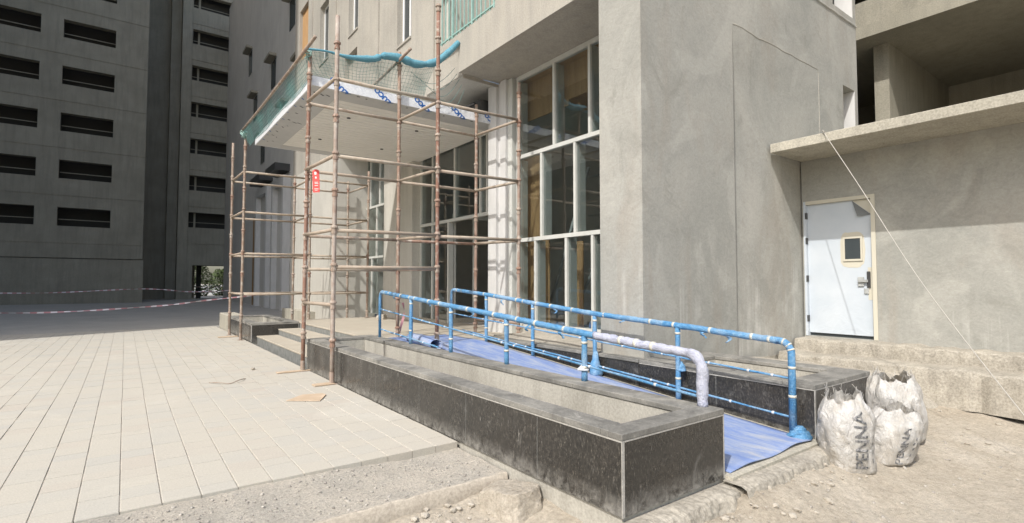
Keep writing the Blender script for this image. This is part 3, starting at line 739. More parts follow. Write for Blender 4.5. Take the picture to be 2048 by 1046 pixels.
# white cladding pilaster between the glass wall and the entrance
pl = box('pilaster', 5.66, 6.1, 7.83, 8.0, .4, 5.165, 'white_paint', B); pl['label'] = 'white ribbed cladding pilaster beside the entrance'
box('rib', 5.7, 6.1, 8.001, 8.11, .4, 5.165, 'white_paint', pl); box('rib', 5.64, 6.1, 8.111, 8.38, .4, 5.165, 'white_paint', pl)
box('edge_trim', 5.72, 5.86, 7.705, 7.828, .4, 5.165, 'mullion_grey', pl)

# entrance glazing under the canopy
XE = 6.05
eg = box('entrance_glazing', XE-.03, XE+.05, 8.39, 12.05, 2.745, 2.815, 'mullion_grey', B); eg['label'] = 'shaded entrance glazing with open doorway'
for y in (9.0, 9.26, 10.34, 11.41, 12.03):
    box('mullion', XE-.03, XE+.1, y-.03, y+.03, 2.816, 5.149, 'mullion_grey', eg)
ys = [8.39, 9.0, 9.26, 10.34, 11.41, 12.03]
for a, b in zip(ys, ys[1:]): box('glass_pane', XE+.006, XE+.014, a+.031, b-.031, 2.818, 5.149, 'glass', eg)
for y in (10.62, 11.41, 12.03): box('mullion', XE-.03, XE+.1, y-.03, y+.03, .402, 2.744, 'mullion_grey', eg)
for a, b in ((10.62, 11.41), (11.41, 12.03)): box('glass_pane', XE+.006, XE+.014, a+.031, b-.031, .46, 2.742, 'glass', eg)
box('sill', XE-.06, XE+.08, 10.651, 12.05, .401, .46, 'slab_concrete', eg)
box('sill', XE+.051, 7.3, 10.52, 10.64, .396, .5, 'slab_concrete', eg)
# glazed return of the vestibule
rt = box('vestibule_frame', XE+.101, 7.35, 10.6, 10.66, 2.86, 2.95, 'mullion_grey', eg)
for x in (6.2, 6.75, 7.3): box('vestibule_frame', x-.025, x+.025, 10.6, 10.66, .501, 2.859, 'mullion_grey', eg)
# white scaffold frame standing inside the dark doorway
ls = thing('ladder_frame', 'white ladder scaffold frame standing inside the dark doorway', 'scaffold', (7.3, 9.8, .4))
for y in (9.2, 9.62, 10.4): tube('upright', [(7.3, y, .4), (7.3, y, 2.5)], .022, 'steel_grey', ls)
for i in range(6): tube('rung', [(7.3, 9.2, .6+i*.34), (7.3, 9.62, .6+i*.34)], .016, 'steel_grey', ls, 6)
for z in (.9, 1.6): tube('brace', [(7.3, 9.62, z), (7.3, 10.4, z)], .016, 'steel_grey', ls, 6)
for z in (.5, 1.1): tube('brace', [(7.31, 9.2, z), (7.31, 10.4, z+.75)], .013, 'steel_grey', ls, 6)
# beige pilaster, far glazing and far block
box('pilaster', 5.8, 6.2, 12.06, 12.5, .4, 5.149, 'pale_render', B); box('pilaster', 5.84, 6.2, 12.501, 12.95, .4, 5.149, 'pale_render', B)
box('pilaster', 5.77, 6.2, 12.951, 13.8, .4, 5.149, 'pale_render', B)
fg = box('far_glazing', 5.8, 5.9, 13.801, 15.2, 2.05, 2.11, 'mullion_grey', B)
box('transom', 5.8, 5.9, 13.801, 15.2, 3.53, 3.59, 'mullion_grey', fg)
for y in (14.4,): box('mullion', 5.8, 5.95, y-.03, y+.03, 2.111, 3.529, 'mullion_grey', fg)
for y in (14.75,): box('mullion', 5.8, 5.95, y-.03, y+.03, .45, 2.049, 'mullion_grey', fg)
for y in (14.2, 14.9): box('mullion', 5.8, 5.95, y-.03, y+.03, 3.591, 5.149, 'mullion_grey', fg)
for z0, z1 in ((.45, 2.049), (2.111, 3.529), (3.591, 5.149)): box('glass_pane', 5.83, 5.838, 13.81, 15.19, z0, z1, 'glass', fg)
box('far_pillar', 4.86, 6.1, 15.201, 20.2, -.1, 5.168, 'pale_render', B)
tube('downpipe', [(4.78, 17.85, -.05), (4.78, 17.85, 5.1)], .09, 'white_paint', B, 10)
box('pillar_base', 4.6, 4.858, 17.0, 20.2, -.1, .42, 'slab_concrete', B)
# shaded continuation of the facade
fx = 6.4
box('grey_wall', fx, 9, 20.2, 47.9, -.1, TOPZ+8, 'grey_facade', B)
for a, b, z1 in ((26.8, 29.4, 6.6), (30.5, 33.6, 6.7)):
    w = box('bay_frame', fx-.35, fx-.002, a, a+.35, -.05, z1, 'white_paint', B); box('bay_side', fx-.35, fx-.002, b-.35, b, -.05, z1, 'white_paint', w)
    box('bay_head', fx-.35, fx-.002, a+.351, b-.351, z1-.4, z1, 'white_paint', w)
    box('bay_glass', fx-.1, fx-.03, a+.351, b-.351, -.05, z1-.401, 'grey_facade', w)
    box('hood', fx-.7, fx-.003, a+.2, b-.2, z1+.25, z1+.6, 'dark_metal', w)
box('brown_strip', fx-.06, fx-.002, 34.2, 35.7, -.05, 5.4, 'brown_panel', B)
for (y, z) in ((25, 11), (28, 9.6), (31, 13), (27, 14.8), (33.5, 9.2), (36, 12.4), (30, 18), (25.5, 17.6), (38, 16)):
    w = box('window', fx-.03, fx-.002, y-.5, y+.5, z-.75, z+.75, 'window_dark', B); box('hood', fx-.4, fx-.031, y-.7, y+.7, z+.8, z+.95, 'tower_concrete', w)

# ------------------------------------------------------------------ entrance canopy
cz, ct = 4.43, .15
X0, X1, Y0, Y1 = 2.27, 6.0, 8.31, 12.75
cn = box('canopy', X0+.02, X1, Y0+.02, Y1-.02, cz+.012, cz+ct-.004, 'film_silver', B); cn['label'] = 'flat entrance canopy still in its printed protective film'
box('end_fascia', X0, X1, Y0, Y0+.019, cz-.002, cz+ct, 'film_bright', cn); box('end_fascia', X0, X1, Y1-.019, Y1, cz-.002, cz+ct, 'film_bright', cn)
box('front_fascia', X0, X0+.019, Y0+.0195, Y1-.0195, cz-.002, cz+ct, 'film_bright', cn)
bw = .5
for i in range(4):
    a = Y0+.02+(Y1-Y0-.04)*i/4; b = Y0+.02+(Y1-Y0-.04)*(i+1)/4
    box('edge_panel', X0+.02, X0+bw, a+.003, b-.003, cz, cz+.011, 'film_silver', cn)
xs = lin(X0+bw, X1, 5)
for a, b in zip(xs, xs[1:]):
    box('edge_panel', a+.003, b-.003, Y0+.02, Y0+.45, cz, cz+.011, 'film_silver', cn)
    box('edge_panel', a+.003, b-.003, Y1-.35, Y1-.02, cz, cz+.011, 'film_silver', cn)
pn = 22; pw = (Y1-.35-Y0-.456)/pn
for i in range(pn):
    a = Y0+.453+i*pw; xa = X0+bw+.003; brk = X0+bw+1.2+(i*.83 % 1.6)
    for p_, q_ in ((xa, brk), (brk, X1)): box('soffit_plank', p_+.001, q_-.001, a+.009, a+pw-.009, cz+.002, cz+.011, 'soffit_beige', cn)
for x, y in ((3.3, 9.6), (3.3, 11.4), (4.7, 9.6), (4.7, 11.4)):
    tube('downlight', [(x, y, cz-.012), (x, y, cz+.001)], .035, 'dark_metal', cn, 14)
# print on the film: runs diagonally over the near end and folds under onto the soffit
ang = math.radians(-38)
def film_fn(xc):
    def fn(u, w):
        u, w = -u, -w                                              # the sheet was fixed upside down
        a = u*math.cos(ang)-w*math.sin(ang); h = u*math.sin(ang)+w*math.cos(ang)
        h += .05
        if h >= 0 and True: return (xc+a, Y0-.002, cz+.0+h)
        return (xc+a, Y0-h*.9, cz-.004)
    return fn
for i in range(5):
    xc = 2.72+i*.74
    cut = [(Vector((0, 0, 0))+Vector((math.sin(ang), math.cos(ang), 0))*.05, Vector((math.sin(ang), math.cos(ang), 0)))]
    # keep the printing inside the strip by centring it on the fold
    o = place_text('film_lettering', 'ALUCO', .118, 'blue_print', film_fn(xc), cn, cut, 1, .06)
    me = o.data
    top = Y0
    for k_ in range(2):
        x = xc+.3+k_*.16
        box('film_mark', x, x+.05-.02*k_, Y0+.07+.03*k_, Y0+.1+.03*k_, cz-.003, cz-.001, 'dark_print', cn)
for i in range(9):
    y = 8.6+i*.45+random.uniform(-.05, .05)
    for k_ in range(random.choice([2, 3, 4])):
        x = X0+.03+.1*k_+random.uniform(-.02, .02); yy = y+random.uniform(-.08, .08); a_ = random.uniform(.4, 1.2); l = random.uniform(.04, .11); w = random.uniform(.008, .016)
        d = Vector((math.cos(a_), math.sin(a_), 0)); e = Vector((-d.y, d.x, 0))*w; p = Vector((x, yy, cz-.002))
        ob('film_mark', [p-e, p+d*l-e, p+d*l+e, p+e], [(0, 3, 2, 1)], 'blue_print' if k_ < 1 else 'dark_print', cn)

# ------------------------------------------------------------------ scaffolds
def cupmesh():
    prof = [(-.058, .03), (-.056, .038), (-.026, .04), (-.024, .033), (.02, .033), (.021, .047), (.034, .047), (.05, .04), (.058, .03)]; n = 10; V = []; F = []
    for z, r in prof:
        for i in range(n): V.append((r*math.cos(2*math.pi*i/n), r*math.sin(2*math.pi*i/n), z))
    for j in range(len(prof)-1):
        for i in range(n): F.append((j*n+i, j*n+(i+1) % n, (j+1)*n+(i+1) % n, (j+1)*n+i))
    return mesh('cup_joint', V, F, 'rust_pipe', False)
CUP = cupmesh()
PIPE = .029
def scaffold(label, posts, ledgers, loc):
    t = thing('scaffold', label, 'scaffold', loc)
    for (x, y, z0, z1, foot) in posts:
        lean = random.uniform(-.008, .008)
        pts = [(x+lean*(z-z0), y+lean*.6*(z-z0), z) for z in lin(z0+.01, z1, 9)]
        p = tube('post', pts, PIPE, 'rust_pipe', t, 10)
        z = math.floor(z0*2+1)/2+.04
        while z < z1-.05:
            c_ = link('cup_joint', CUP, (x+lean*(z-z0), y+lean*.6*(z-z0), z), p); c_.rotation_euler = (0, 0, random.random()*6); z += .5
        if foot:
            m = MB(); m.box(x-.06, x+.06, y-.06, y+.06, z0, z0+.008).tube([(x, y, z0), (x, y, z0+.16)], .033, 10); m.build('base_plate', 'rust_pipe', p)
    for (a, b, mat) in ledgers:
        a = Vector(a); b = Vector(b); d = (b-a).normalized()
        sag = random.uniform(-.006, .006); up = Vector((0, 0, sag))
        tube('ledger', [a+d*.028, (a+b)/2+up, b-d*.028], .0255, mat, t, 8)
        # forged ends that sit in the cups
    return t
XS = (2.215, 3.765, 5.3); YN, YF = 6.96, 8.25
posts = [(XS[0], YN, 0, 4.95, True), (XS[1], YN, .41, 5.6, True), (XS[2], YN, .41, 4.75, True),
         (2.185, YF, 0, 4.93, True), (XS[1]-.05, YF, .405, 5.3, True), (XS[2]-.03, YF, .4, 4.72, True)]
PN = [(p[0], p[1]) for p in posts]
L_ = []
for i, z in enumerate((4.08, 3.03, 2.03)):
    for a, b in ((0, 1), (1, 2)): L_.append(((*PN[a], z), (*PN[b], z+.02), 'beige_pipe'))
    for a, b in ((3, 4), (4, 5)): L_.append(((*PN[a], z+.02), (*PN[b], z+.03), 'beige_pipe' if i < 2 else 'rust_pipe'))
    for a, b in ((0, 3), (1, 4), (2, 5)): L_.append(((*PN[a], z+.01), (*PN[b], z+.04), 'beige_pipe'))
for a, b in ((0, 1), (3, 4)): L_.append(((*PN[a], 1.54), (*PN[b], 1.55), 'beige_pipe'))
L_ += [((*PN[0], 1.04), (*PN[3], 1.03), 'beige_pipe'), ((*PN[2], .66), (*PN[5], .66), 'rust_pipe'), ((*PN[1], 1.54), (*PN[4], 1.55), 'rust_pipe')]
scaffold('rusty cup-lock scaffold tower straddling the head of the ramp, nearest the camera', posts, L_, (3.7, 7.6, 0))
XT = (2.19, 3.71, 5.22)
p2_ = [(XT[0], 13.55, 0, 4.88, True), (XT[1], 13.55, .42, 4.3, True), (XT[2], 13.55, .41, 4.35, True),
       (2.17, 15.04, 0, 4.95, True), (XT[1]-.02, 15.04, .3, 4.3, True), (XT[2]-.02, 15.04, .3, 4.3, True)]
PN = [(p[0], p[1]) for p in p2_]; L_ = []
for z in (3.95, 3.0, 2.02, 1.06):
    for a, b in ((0, 1), (1, 2), (3, 4), (4, 5)): L_.append(((*PN[a], z), (*PN[b], z+.01), 'beige_pipe'))
    for a, b in ((0, 3), (1, 4), (2, 5)): L_.append(((*PN[a], z+.01), (*PN[b], z+.02), 'beige_pipe'))
scaffold('rusty scaffold tower beyond the far end of the canopy', p2_, L_, (3.7, 14.3, 0))
def pole(label, a, b):
    a = Vector(a); b = Vector(b); n_ = 5
    o = tube('scaffold_pole', [a+(b-a)*i/n_+Vector((0, 0, -.03*math.sin(math.pi*i/n_))) for i in range(n_+1)], .0245, 'rust_pipe', None, 10)
    tag(o, label, 'pole')
pole('long rusty pole tied along the front of the canopy between the two scaffolds', (2.15, 13.9, 4.96), (2.13, 7.66, 4.9))
pole('short rusty pole sticking out above the canopy near its middle', (3.66, 10.3, 5.02), (3.66, 7.72, 5.16))
tg = thing('scaffold_tag', 'red inspection tag with white print hanging on the scaffold', 'tag', (2.2, 7.9, 2.7))
V = []; F = []
for i, (u, w) in enumerate(((0, 0), (.1, .005), (.1, .33), (.07, .35), (.03, .35), (0, .32))): V.append((2.185+u*.8, 7.86-u*.6+w*.12, 2.66+w+.0))
V += [(x+.004, y+.004, z) for x, y, z in V[:6]]
F = [tuple(range(6)), tuple(range(11, 5, -1))]+[(i, (i+1) % 6, (i+1) % 6+6, i+6) for i in range(6)]
ob('plate', V, F, 'red_plastic', tg)
def tp(u, w, d): return (2.185+u*.8-d*.6, 7.86-u*.6+w*.12-d*.8, 2.66+w)
for u0, u1, w0, w1 in ((.03, .06, .27, .31), (.04, .06, .21, .24), (.03, .08, .15, .158), (.03, .085, .13, .137), (.03, .08, .1, .108), (.025, .085, .05, .058), (.03, .07, .03, .036)):
    ob('print_line', [tp(u0, w0, .002), tp(u1, w0, .002), tp(u1, w1, .002), tp(u0, w1, .002)], [(0, 1, 2, 3)], 'ink_white', tg)

# ------------------------------------------------------------------ safety netting
def interp(P, s):
    k_ = s*(len(P)-1); i = min(int(k_), len(P)-2); f = k_-i
    return Vector(P[i]).lerp(Vector(P[i+1]), f)
nt1 = thing('safety_net', 'blue-green safety net bundled along the near edge above the canopy', 'safety net', (3.5, 8.2, 4.6))
roll = [(2.14, 8.22, 4.93), (2.45, 8.2, 4.97), (2.8, 8.2, 4.97), (3.2, 8.2, 5.04), (3.4, 8.19, 5.14), (3.7, 8.17, 5.17), (4.0, 8.18, 5.15), (4.35, 8.17, 5.27), (4.6, 8.12, 5.5), (4.78, 8.08, 5.72)]
def cat(P, n_):
    out = []
    for i in range(n_):
        s = i/(n_-1)*(len(P)-1); k_ = min(int(s), len(P)-2); f = s-k_
        p0, p1, p2, p3 = [Vector(P[max(0, min(len(P)-1, k_+d))]) for d in (-1, 0, 1, 2)]
        out.append(.5*((2*p1)+(p2-p0)*f+(2*p0-5*p1+4*p2-p3)*f*f+(3*p1-p0-3*p2+p3)*f**3))
    return out
rp = cat(roll, 70)
rr = []
for i in range(70):
    s = i/69; base_ = .016+.05*(1-.45*max(0, (s-.8)/.2))*min(1, max(0, (s-.12)/.3)); rr.append(base_*(1+.35*nz(s*9, 1)+.22*nz(s*31, 5)-.55*max(0, 1-abs(s-.42)/.03)-.4*max(0, 1-abs(s-.72)/.025)))
tube('rolled_edge', rp, rr, 'roll_blue', nt1, 12)
def netpanel(parent, top, bot, nu, nv, sag, cords):
    V = []; F = []
    def P(u, v):
        p = interp(top, u).lerp(interp(bot, u), v); w = math.sin(math.pi*v)
        return p+Vector((sag[0], sag[1], sag[2]))*w*(1+.6*nz(u*7, v*3, 2))
    for j in range(nv+1):
        for i in range(nu+1): V.append(P(i/nu, j/nv))
    for j in range(nv):
        for i in range(nu): F.append((j*(nu+1)+i, j*(nu+1)+i+1, (j+1)*(nu+1)+i+1, (j+1)*(nu+1)+i))
    ob('net_fabric', V, F, 'net_fine', parent, True)
    m = MB()
    cu, cv = cords
    for i in range(cu+1): m.tube([P(min(1, max(0, i/cu+.06*(v-.5))), v) for v in lin(0, 1, 8)], .0022, 3, False)
    for j in range(cv+1): m.tube([P(u, min(1, j/cv+.02*nz(u*9, j))) for u in lin(0, 1, 60)], .0022, 3, False)
    o = m.build('net_cords', 'net_cord', parent); o['kind'] = 'stuff'
tp_ = [rp[i]-Vector((0, 0, .02)) for i in (0, 10, 20, 30, 40, 50, 55)]
bt_ = [(2.3+i*(4.2-2.3)/6, 8.33, cz+ct-.01+.004*i) for i in range(7)]
netpanel(nt1, tp_, bt_, 40, 8, (0, .1, -.02), (36, 9))
m = MB()
for q in range(5):
    m.tube([Vector((3.9+.16*q+.9*s*(1-.12*q), 8.2+.05*s, 5.0-.09*q+.3*s*s-.18*math.sin(math.pi*s))) for s in lin(0, 1, 14)], .004, 4)
o = m.build('loose_cords', 'net_cord', nt1); o['kind'] = 'stuff'
nt2 = thing('safety_net', 'thin teal safety net hung between the long pole and the canopy front', 'safety net', (2.2, 11, 4.6))
tp_ = [(2.15, 13.7-i*(13.7-8.1)/8, 4.93-.03*math.sin(i)) for i in range(9)]
bt_ = [(2.265, 13.3-i*(13.3-8.4)/8, cz+ct-.06+.03*math.sin(i*1.7)) for i in range(9)]
netpanel(nt2, tp_, bt_, 40, 6, (.02, 0, -.03), (60, 8))
m = MB()
for i in range(6):
    a = random.uniform(0, 6); m.tube([(2.19+.04*math.cos(a+s*5), 8.23+.05*math.sin(a+s*4), 4.9-.02*s*i) for s in lin(0, 1, 7)], .008, 5)
m.build('knot', 'teal_paint', nt1)
m = MB()
for i in range(6):
    a = random.uniform(0, 6); m.tube([(2.17+.07*math.cos(a+s*3), 13.6+.12*math.sin(a+s*4), 4.9-.06*s*i) for s in lin(0, 1, 7)], .012, 5)
m.build('knot', 'teal_paint', nt2)

# ------------------------------------------------------------------ annex with the white door
A_ = thing('annex', 'low rendered annex with a flat concrete roof slab and a white door', 'building', (9.5, 2.5, 0))
XD = 8.74
wall_open('front_wall', 'x', -3.5, SY-.002, -.1, 3.284, XD, XD+.3, [(2.91, SY-.02, .5, 2.63)], 'plaster', A_)
rs = MB()
V = bv(7.76, 12.4, -3.6, SY-.001, 3.331, 3.405)
box('roof_slab', 7.76, 12.4, -3.6, SY-.003, 3.285, 3.42, 'slab_concrete', A_, .006)
box('end_wall', XD+.301, 12.3, -3.5, -3.2, -.1, 3.284, 'plaster', A_)
dr = box('door', XD+.05, XD+.09, 2.97, SY-.06, .55, 2.575, 'door_film', A_); dr['label'] = 'white steel door in wrinkled protective film'
def dbox(n_, y0, y1, z0, z1, d0, d1, mat, bev=0): return box(n_, XD+.05-d1, XD+.05-d0, y0, y1, z0, z1, mat, dr, bev)
for q in ((2.912, 2.968, .5, 2.63), (SY-.058, SY-.022, .5, 2.63)): dbox('door_frame', *q, -.06, .056, 'door_cream' if q[0] < 3 else 'door_film')
dbox('door_frame', 2.969, SY-.059, 2.577, 2.63, -.06, .055, 'door_cream')
dbox('threshold', 2.97, SY-.06, .501, .548, -.2, -.03, 'window_dark')
for z in (.72, 1.35, 1.95, 2.35): dbox('hinge', SY-.066, SY-.05, z, z+.1, .002, .062, 'dark_metal')
V = []; n_ = 26
for i in range(n_):
    a = 2*math.pi*i/n_; w = .165*(abs(math.cos(a))**.5)*(1 if math.cos(a) > 0 else -1); h = .27*(abs(math.sin(a))**.5)*(1 if math.sin(a) > 0 else -1)
    V.append((XD+.048, 3.235+w*(1+.1*nz(i, 0, 0, .9)), 1.83+h*(1+.08*nz(i, 3, 0, .9))))
V += [(x+.0015, y, z) for x, y, z in V]
ob('torn_film_patch', V, [tuple(range(n_-1, -1, -1)), tuple(range(n_, 2*n_))]+[(i, (i+1) % n_, (i+1) % n_+n_, i+n_) for i in range(n_)], 'door_cream', dr)
for q in ((3.1, 3.125, 1.66, 2.03), (3.335, 3.36, 1.66, 2.03), (3.1255, 3.3345, 1.66, 1.69), (3.1255, 3.3345, 2.0, 2.03)): dbox('window_bead', *q, .003, .018, 'door_cream')
dbox('door_window', 3.1255, 3.3345, 1.691, 1.999, .003, .008, 'window_dark')
dbox('bare_strip', 2.975, 3.04, 1.08, 1.56, .0005, .0025, 'door_cream')
hd = dbox('handle', 3.005, 3.05, 1.26, 1.5, .003, .022, 'dark_metal', .004)
for q in ((3.03, 3.16, 1.34, 1.38, .024, .05), (3.09, 3.17, 1.28, 1.42, .003, .023), (3.03, 3.09, 1.17, 1.25, .003, .02)): box('lever', XD+.05-q[5], XD+.05-q[4], q[0], q[1], q[2], q[3], 'steel_grey', hd, .004)
ob('bare_corner', [(XD+.0475, 2.974, 2.57), (XD+.0475, 3.22, 2.57), (XD+.0475, 2.974, 2.34)], [(0, 1, 2)], 'door_cream', dr)
ob('peeled_flap', [(XD+.045, 3.222, 2.568), (XD-.01, 3.14, 2.33), (XD+.045, 2.976, 2.338), (XD+.0, 3.17, 2.42)], [(0, 3, 2), (3, 1, 2)], 'flap_grey', dr)
def rough_step(label, x0, x1, zt, seed, ylo):
    ys = lin(ylo, SY-.01, 110); V = []; F = []
    prof = [(x1, zt), (x0+.05, zt), (x0+.01, zt-.02), (x0, zt-.08), (x0-.01, -.15)]
    for y in ys:
        d = .05*nz(y, seed, 0, 2)+.03*nz(y, seed, 5, 7); e = .03*nz(y, seed, 8, 3)
        for j, (x, z) in enumerate(prof): V.append((x+(d+.02*nz(y, j, seed, 9) if j else 0), y, z+(e+.018*nz(y, x, seed, 11) if j < 4 else 0)))
    n_ = len(prof)
    for i in range(len(ys)-1):
        for j in range(n_-1): F.append((i*n_+j, (i+1)*n_+j, (i+1)*n_+j+1, i*n_+j+1))
    tag(ob('rough_step', V, F, 'rough_concrete'), label, 'step')
rough_step('upper rough concrete step directly under the white door', 8.36, 8.8, .485, 2, 0)
rough_step('lower rough concrete step below the white door', 7.85, 8.5, .3, 7, .3)
def back_z(x, y): return .1+.1*nz(x, y, 2, 1.2)+.12*max(0, min(1, (y-2.2)))+.03*nz(x, y, 3, 5)
tag(grid('rubble_bank', lin(5.87, 8.0, 30), lin(1.9, SY+.03, 30), lambda x, y: back_z(x, y)-.3*max(0, min(1, (2.4-y)/.5)), 'rough_concrete', None, False), 'rough cement rubble bank between planter and annex', kind='structure')
cb = tube('hanging_cable', cat([(9.0, 3.4, 3.428), (8.2, 3.22, 3.428), (7.752, 3.16, 3.428), (7.735, 3.145, 3.38), (7.3, 2.6, 2.55), (6.75, 1.85, 1.35), (6.3, 1.1, .3), (6.05, .7, -.2)], 60), .005, 'cable', None, 6)
tag(cb, 'pale cable hanging slack from the roof slab across the door', 'cable')

# ------------------------------------------------------------------ sacks, stone, scraps
def sack(label, c, r, h, seed, sq=1, lean=(0, 0), text=None, ragged=True):
    t = thing('sack', label, 'sack', c, None)
    n_, mr = 64, 40; V = []; F = []
    def P(a, v):
        prof = (.8+.2*min(1, v/.1)**.6)*(1.0+.1*math.sin(v*math.pi))*(1-.30*max(0, (v-.72)/.28)**1.5)
        fold = 1+.16*nz(math.cos(a)*1.3, math.sin(a)*1.3, v*1.8+seed)+.06*nz(math.cos(a)*3, math.sin(a)*3, v*4+seed)+.025*nz(math.cos(a)*7, math.sin(a)*7, v*9+seed)-.05*max(0, 1-abs(nz(math.cos(a)*2+seed, math.sin(a)*2, v*2.5))*9)
        if v > .62: fold += .3*(v-.62)/.38*nz(math.cos(a)*3.2, math.sin(a)*3.2, seed+v)
        q = r*prof*fold
        z = h*v
        if v > .9 and ragged: z += h*.13*(v-.9)/.1*(nz(math.cos(a)*1.5+seed, math.sin(a)*1.5, 0)+.45*nz(math.cos(a)*7, math.sin(a)*7, seed))
        return Vector((c[0]+q*math.cos(a)+lean[0]*v, c[1]+q*math.sin(a)*sq+lean[1]*v, c[2]+z+.02*(v < .05)))
    for j in range(mr):
        for i in range(n_): V.append(P(2*math.pi*i/n_, j/(mr-1)))
    for j in range(mr-1):
        for i in range(n_): F.append((j*n_+i, j*n_+(i+1) % n_, (j+1)*n_+(i+1) % n_, (j+1)*n_+i))
    F.append(tuple(range(n_-1, -1, -1)))
    ob('bag', V, F, 'sack', t, True)
    # contents below the open mouth
    V = [P(2*math.pi*i/n_, .84)*1.0 for i in range(n_)]; cc = sum(V, Vector())/n_; V = [v.lerp(cc, .03) for v in V]+[cc+Vector((0, 0, .05))]
    ob('rubble_fill', V, [(i, (i+1) % n_, n_) for i in range(n_)], 'gravel_dust', t)
    if ragged:
        m = MB()
        for i in range(46):
            a = random.uniform(0, 6.28); p = P(a, 1.0); d = Vector((random.uniform(-.03, .03), random.uniform(-.03, .03), random.uniform(.01, .07)))
            m.tube([p-Vector((0, 0, .01)), p+d*.6, p+d], .0018, 3)
        o = m.build('frayed_threads', 'sack', t); o['kind'] = 'stuff'
    if text:
        for (body, size, a0, v0) in text:
            sc = 1
            def fn(u, w):                                     # lettering reads upwards, wrapped on the bag
                a = a0-w/r; v = v0+u/h; p = P(a, v); o_ = Vector((math.cos(a), math.sin(a)*sq, 0)).normalized(); return p+o_*.006
            place_text('printed_word', body, size, 'sack_print', fn, t, (), 24, .012)
        for q in range(7):
            a = text[0][2]+.42+.05*(q % 3); v0 = .22+.085*(q//1 % 4)*1.2
            pts = [(a, v0), (a+.035, v0), (a+.035, v0+.05), (a, v0+.05)]
            V = []
            for aa, vv in pts: V.append(P(aa, vv)+Vector((math.cos(aa), math.sin(aa)*sq, 0))*.004)
            ob('printed_line', V, [(0, 1, 2, 3)], 'sack_print', t)
    return t
face = math.atan2(-1.75, -4.7)
sack('full white woven sack with large printed word, at the corner of the far planter', (4.68, 1.79, -.18), .205, .6, 1.3, .85, (-.02, .02), [('PENNA', .135, face+.62, .5)])
sack('grey-white crumpled sack leaning behind the printed sack', (5.17, 1.7, -.17), .23, .44, 4.1, .8, (.1, -.06), [('PENNA', .09, face+.5, .42)])
sack('bright white torn sack heaped beside the far planter end', (6.0, 1.86, -.17), .27, .6, 7.7, .8, (-.08, .02))
def lump(name, label, c, s, seed, cat_, mat, rot=0):
    bm = bmesh.new(); bmesh.ops.create_icosphere(bm, subdivisions=5, radius=1.35); rr = random.Random(seed)
    pl = [(Vector((0, .05, 1)).normalized(), .62), (Vector((0, 0, -1)), .7), (Vector((-.9, -.35, .1)).normalized(), .85), (Vector((.25, -1, .22)).normalized(), .8), (Vector((1, -.3, .1)).normalized(), .9), (Vector((.2, 1, .15)).normalized(), .85)]
    pl += [(Vector((rr.uniform(-1, 1), rr.uniform(-1, 1), rr.uniform(-.2, .9))).normalized(), rr.uniform(.85, 1.05)) for _ in range(7)]
    for v in bm.verts:
        p = v.co.copy()
        for n_, d in pl:
            q = p.dot(n_)
            if q > d: p -= n_*(q-d)*.96
        p += p.normalized()*(.04*nz(p.x, p.y, p.z+seed, 2.5)+.03*nz(p.x, p.y, p.z+seed, 8)+.015*nz(p.x, p.y, p.z+seed, 20))
        a, b = p.x*s[0], p.y*s[1]; v.co = (a*math.cos(rot)-b*math.sin(rot), a*math.sin(rot)+b*math.cos(rot), p.z*s[2])
    me = bpy.data.meshes.new(name); bm.to_mesh(me); bm.free(); me.materials.append(MATS[mat])
    me.polygons.foreach_set('use_smooth', [True]*len(me.polygons))
    return tag(link(name, me, c), label, cat_)
lump('concrete_lump', 'large broken concrete lump lying against the long planter', (2.13, 2.83, -.14), (.185, .2, .17), 4, 'rubble', 'stone_lump', -.3)
lump('concrete_lump', 'small pale concrete chunk on the landing beneath the far scaffold', (5.3, 12.7, .45), (.13, .1, .12), 9, 'rubble', 'stone_lump', .5)
m = MB()
for i in range(300):
    i0 = i; i = i % 150
    if i < 70: x, y = random.uniform(2.2, 5.2), random.gauss(1.72, .12)
    elif i < 110: x, y = random.uniform(5.9, 8.3), random.uniform(.6, 2.2)
    else: x, y = random.uniform(1.2, 2.3), random.gauss(2.95, .12)
    if 2.25 < x < 5.9 and y > 1.9: continue
    r = random.choice([.005, .006, .008, .011, .016, .026]); V, F = icos[i0 % 6]
    m.add([(v.x*r+x, v.y*r*1.2+y, v.z*r+dirt_z(x, y)+r*.35) for v in V], F)
tag(m.build('rubble_chips', 'rubble_grey'), 'broken concrete chips strewn at the foot of ramp and planters', kind='stuff')
V = [(1.485, 6.26, .004), (1.79, 6.03, .004), (1.94, 6.3, .01), (1.93, 6.42, .004), (1.72, 6.48, .006)]
V += [(x, y, z+.006) for x, y, z in V]
o = ob('cardboard_scrap', V, [(4, 3, 2, 1, 0), (5, 6, 7, 8, 9)]+[(i, (i+1) % 5, (i+1) % 5+5, i+5) for i in range(5)], 'cardboard')
tag(o, 'torn piece of brown cardboard lying on the pavers', 'cardboard')
o = tube('wire_scrap', cat([(.93, 8.02, .004), (1.03, 7.85, .02), (1.14, 7.78, .006), (1.27, 7.85, .03), (1.37, 8.06, .006)], 24), .006, 'rust_pipe', None, 6)
tag(o, 'thin curved rusty wire lying on the pavers', 'wire')
for lab, x0, x1, y0, y1 in (('thin wooden board under the scaffold foot by the steps', 1.82, 2.3, 8.2, 8.3), ('flat wooden board under the far scaffold feet', 1.85, 2.28, 14.4, 14.6), ('short board under the nearest scaffold foot', 1.98, 2.24, 6.9, 7.04)):
    tag(box('timber_board', x0, x1, y0, y1, .003, .018, 'cardboard', None, .002), lab, 'board')
tag(link('debris_stone', mesh('debris_stone', [v*.035 for v in icos[2][0]], icos[2][1], 'stone_lump'), (1.6, 8.8, .02)), 'lone small stone on the pavers near the steps', 'stone')

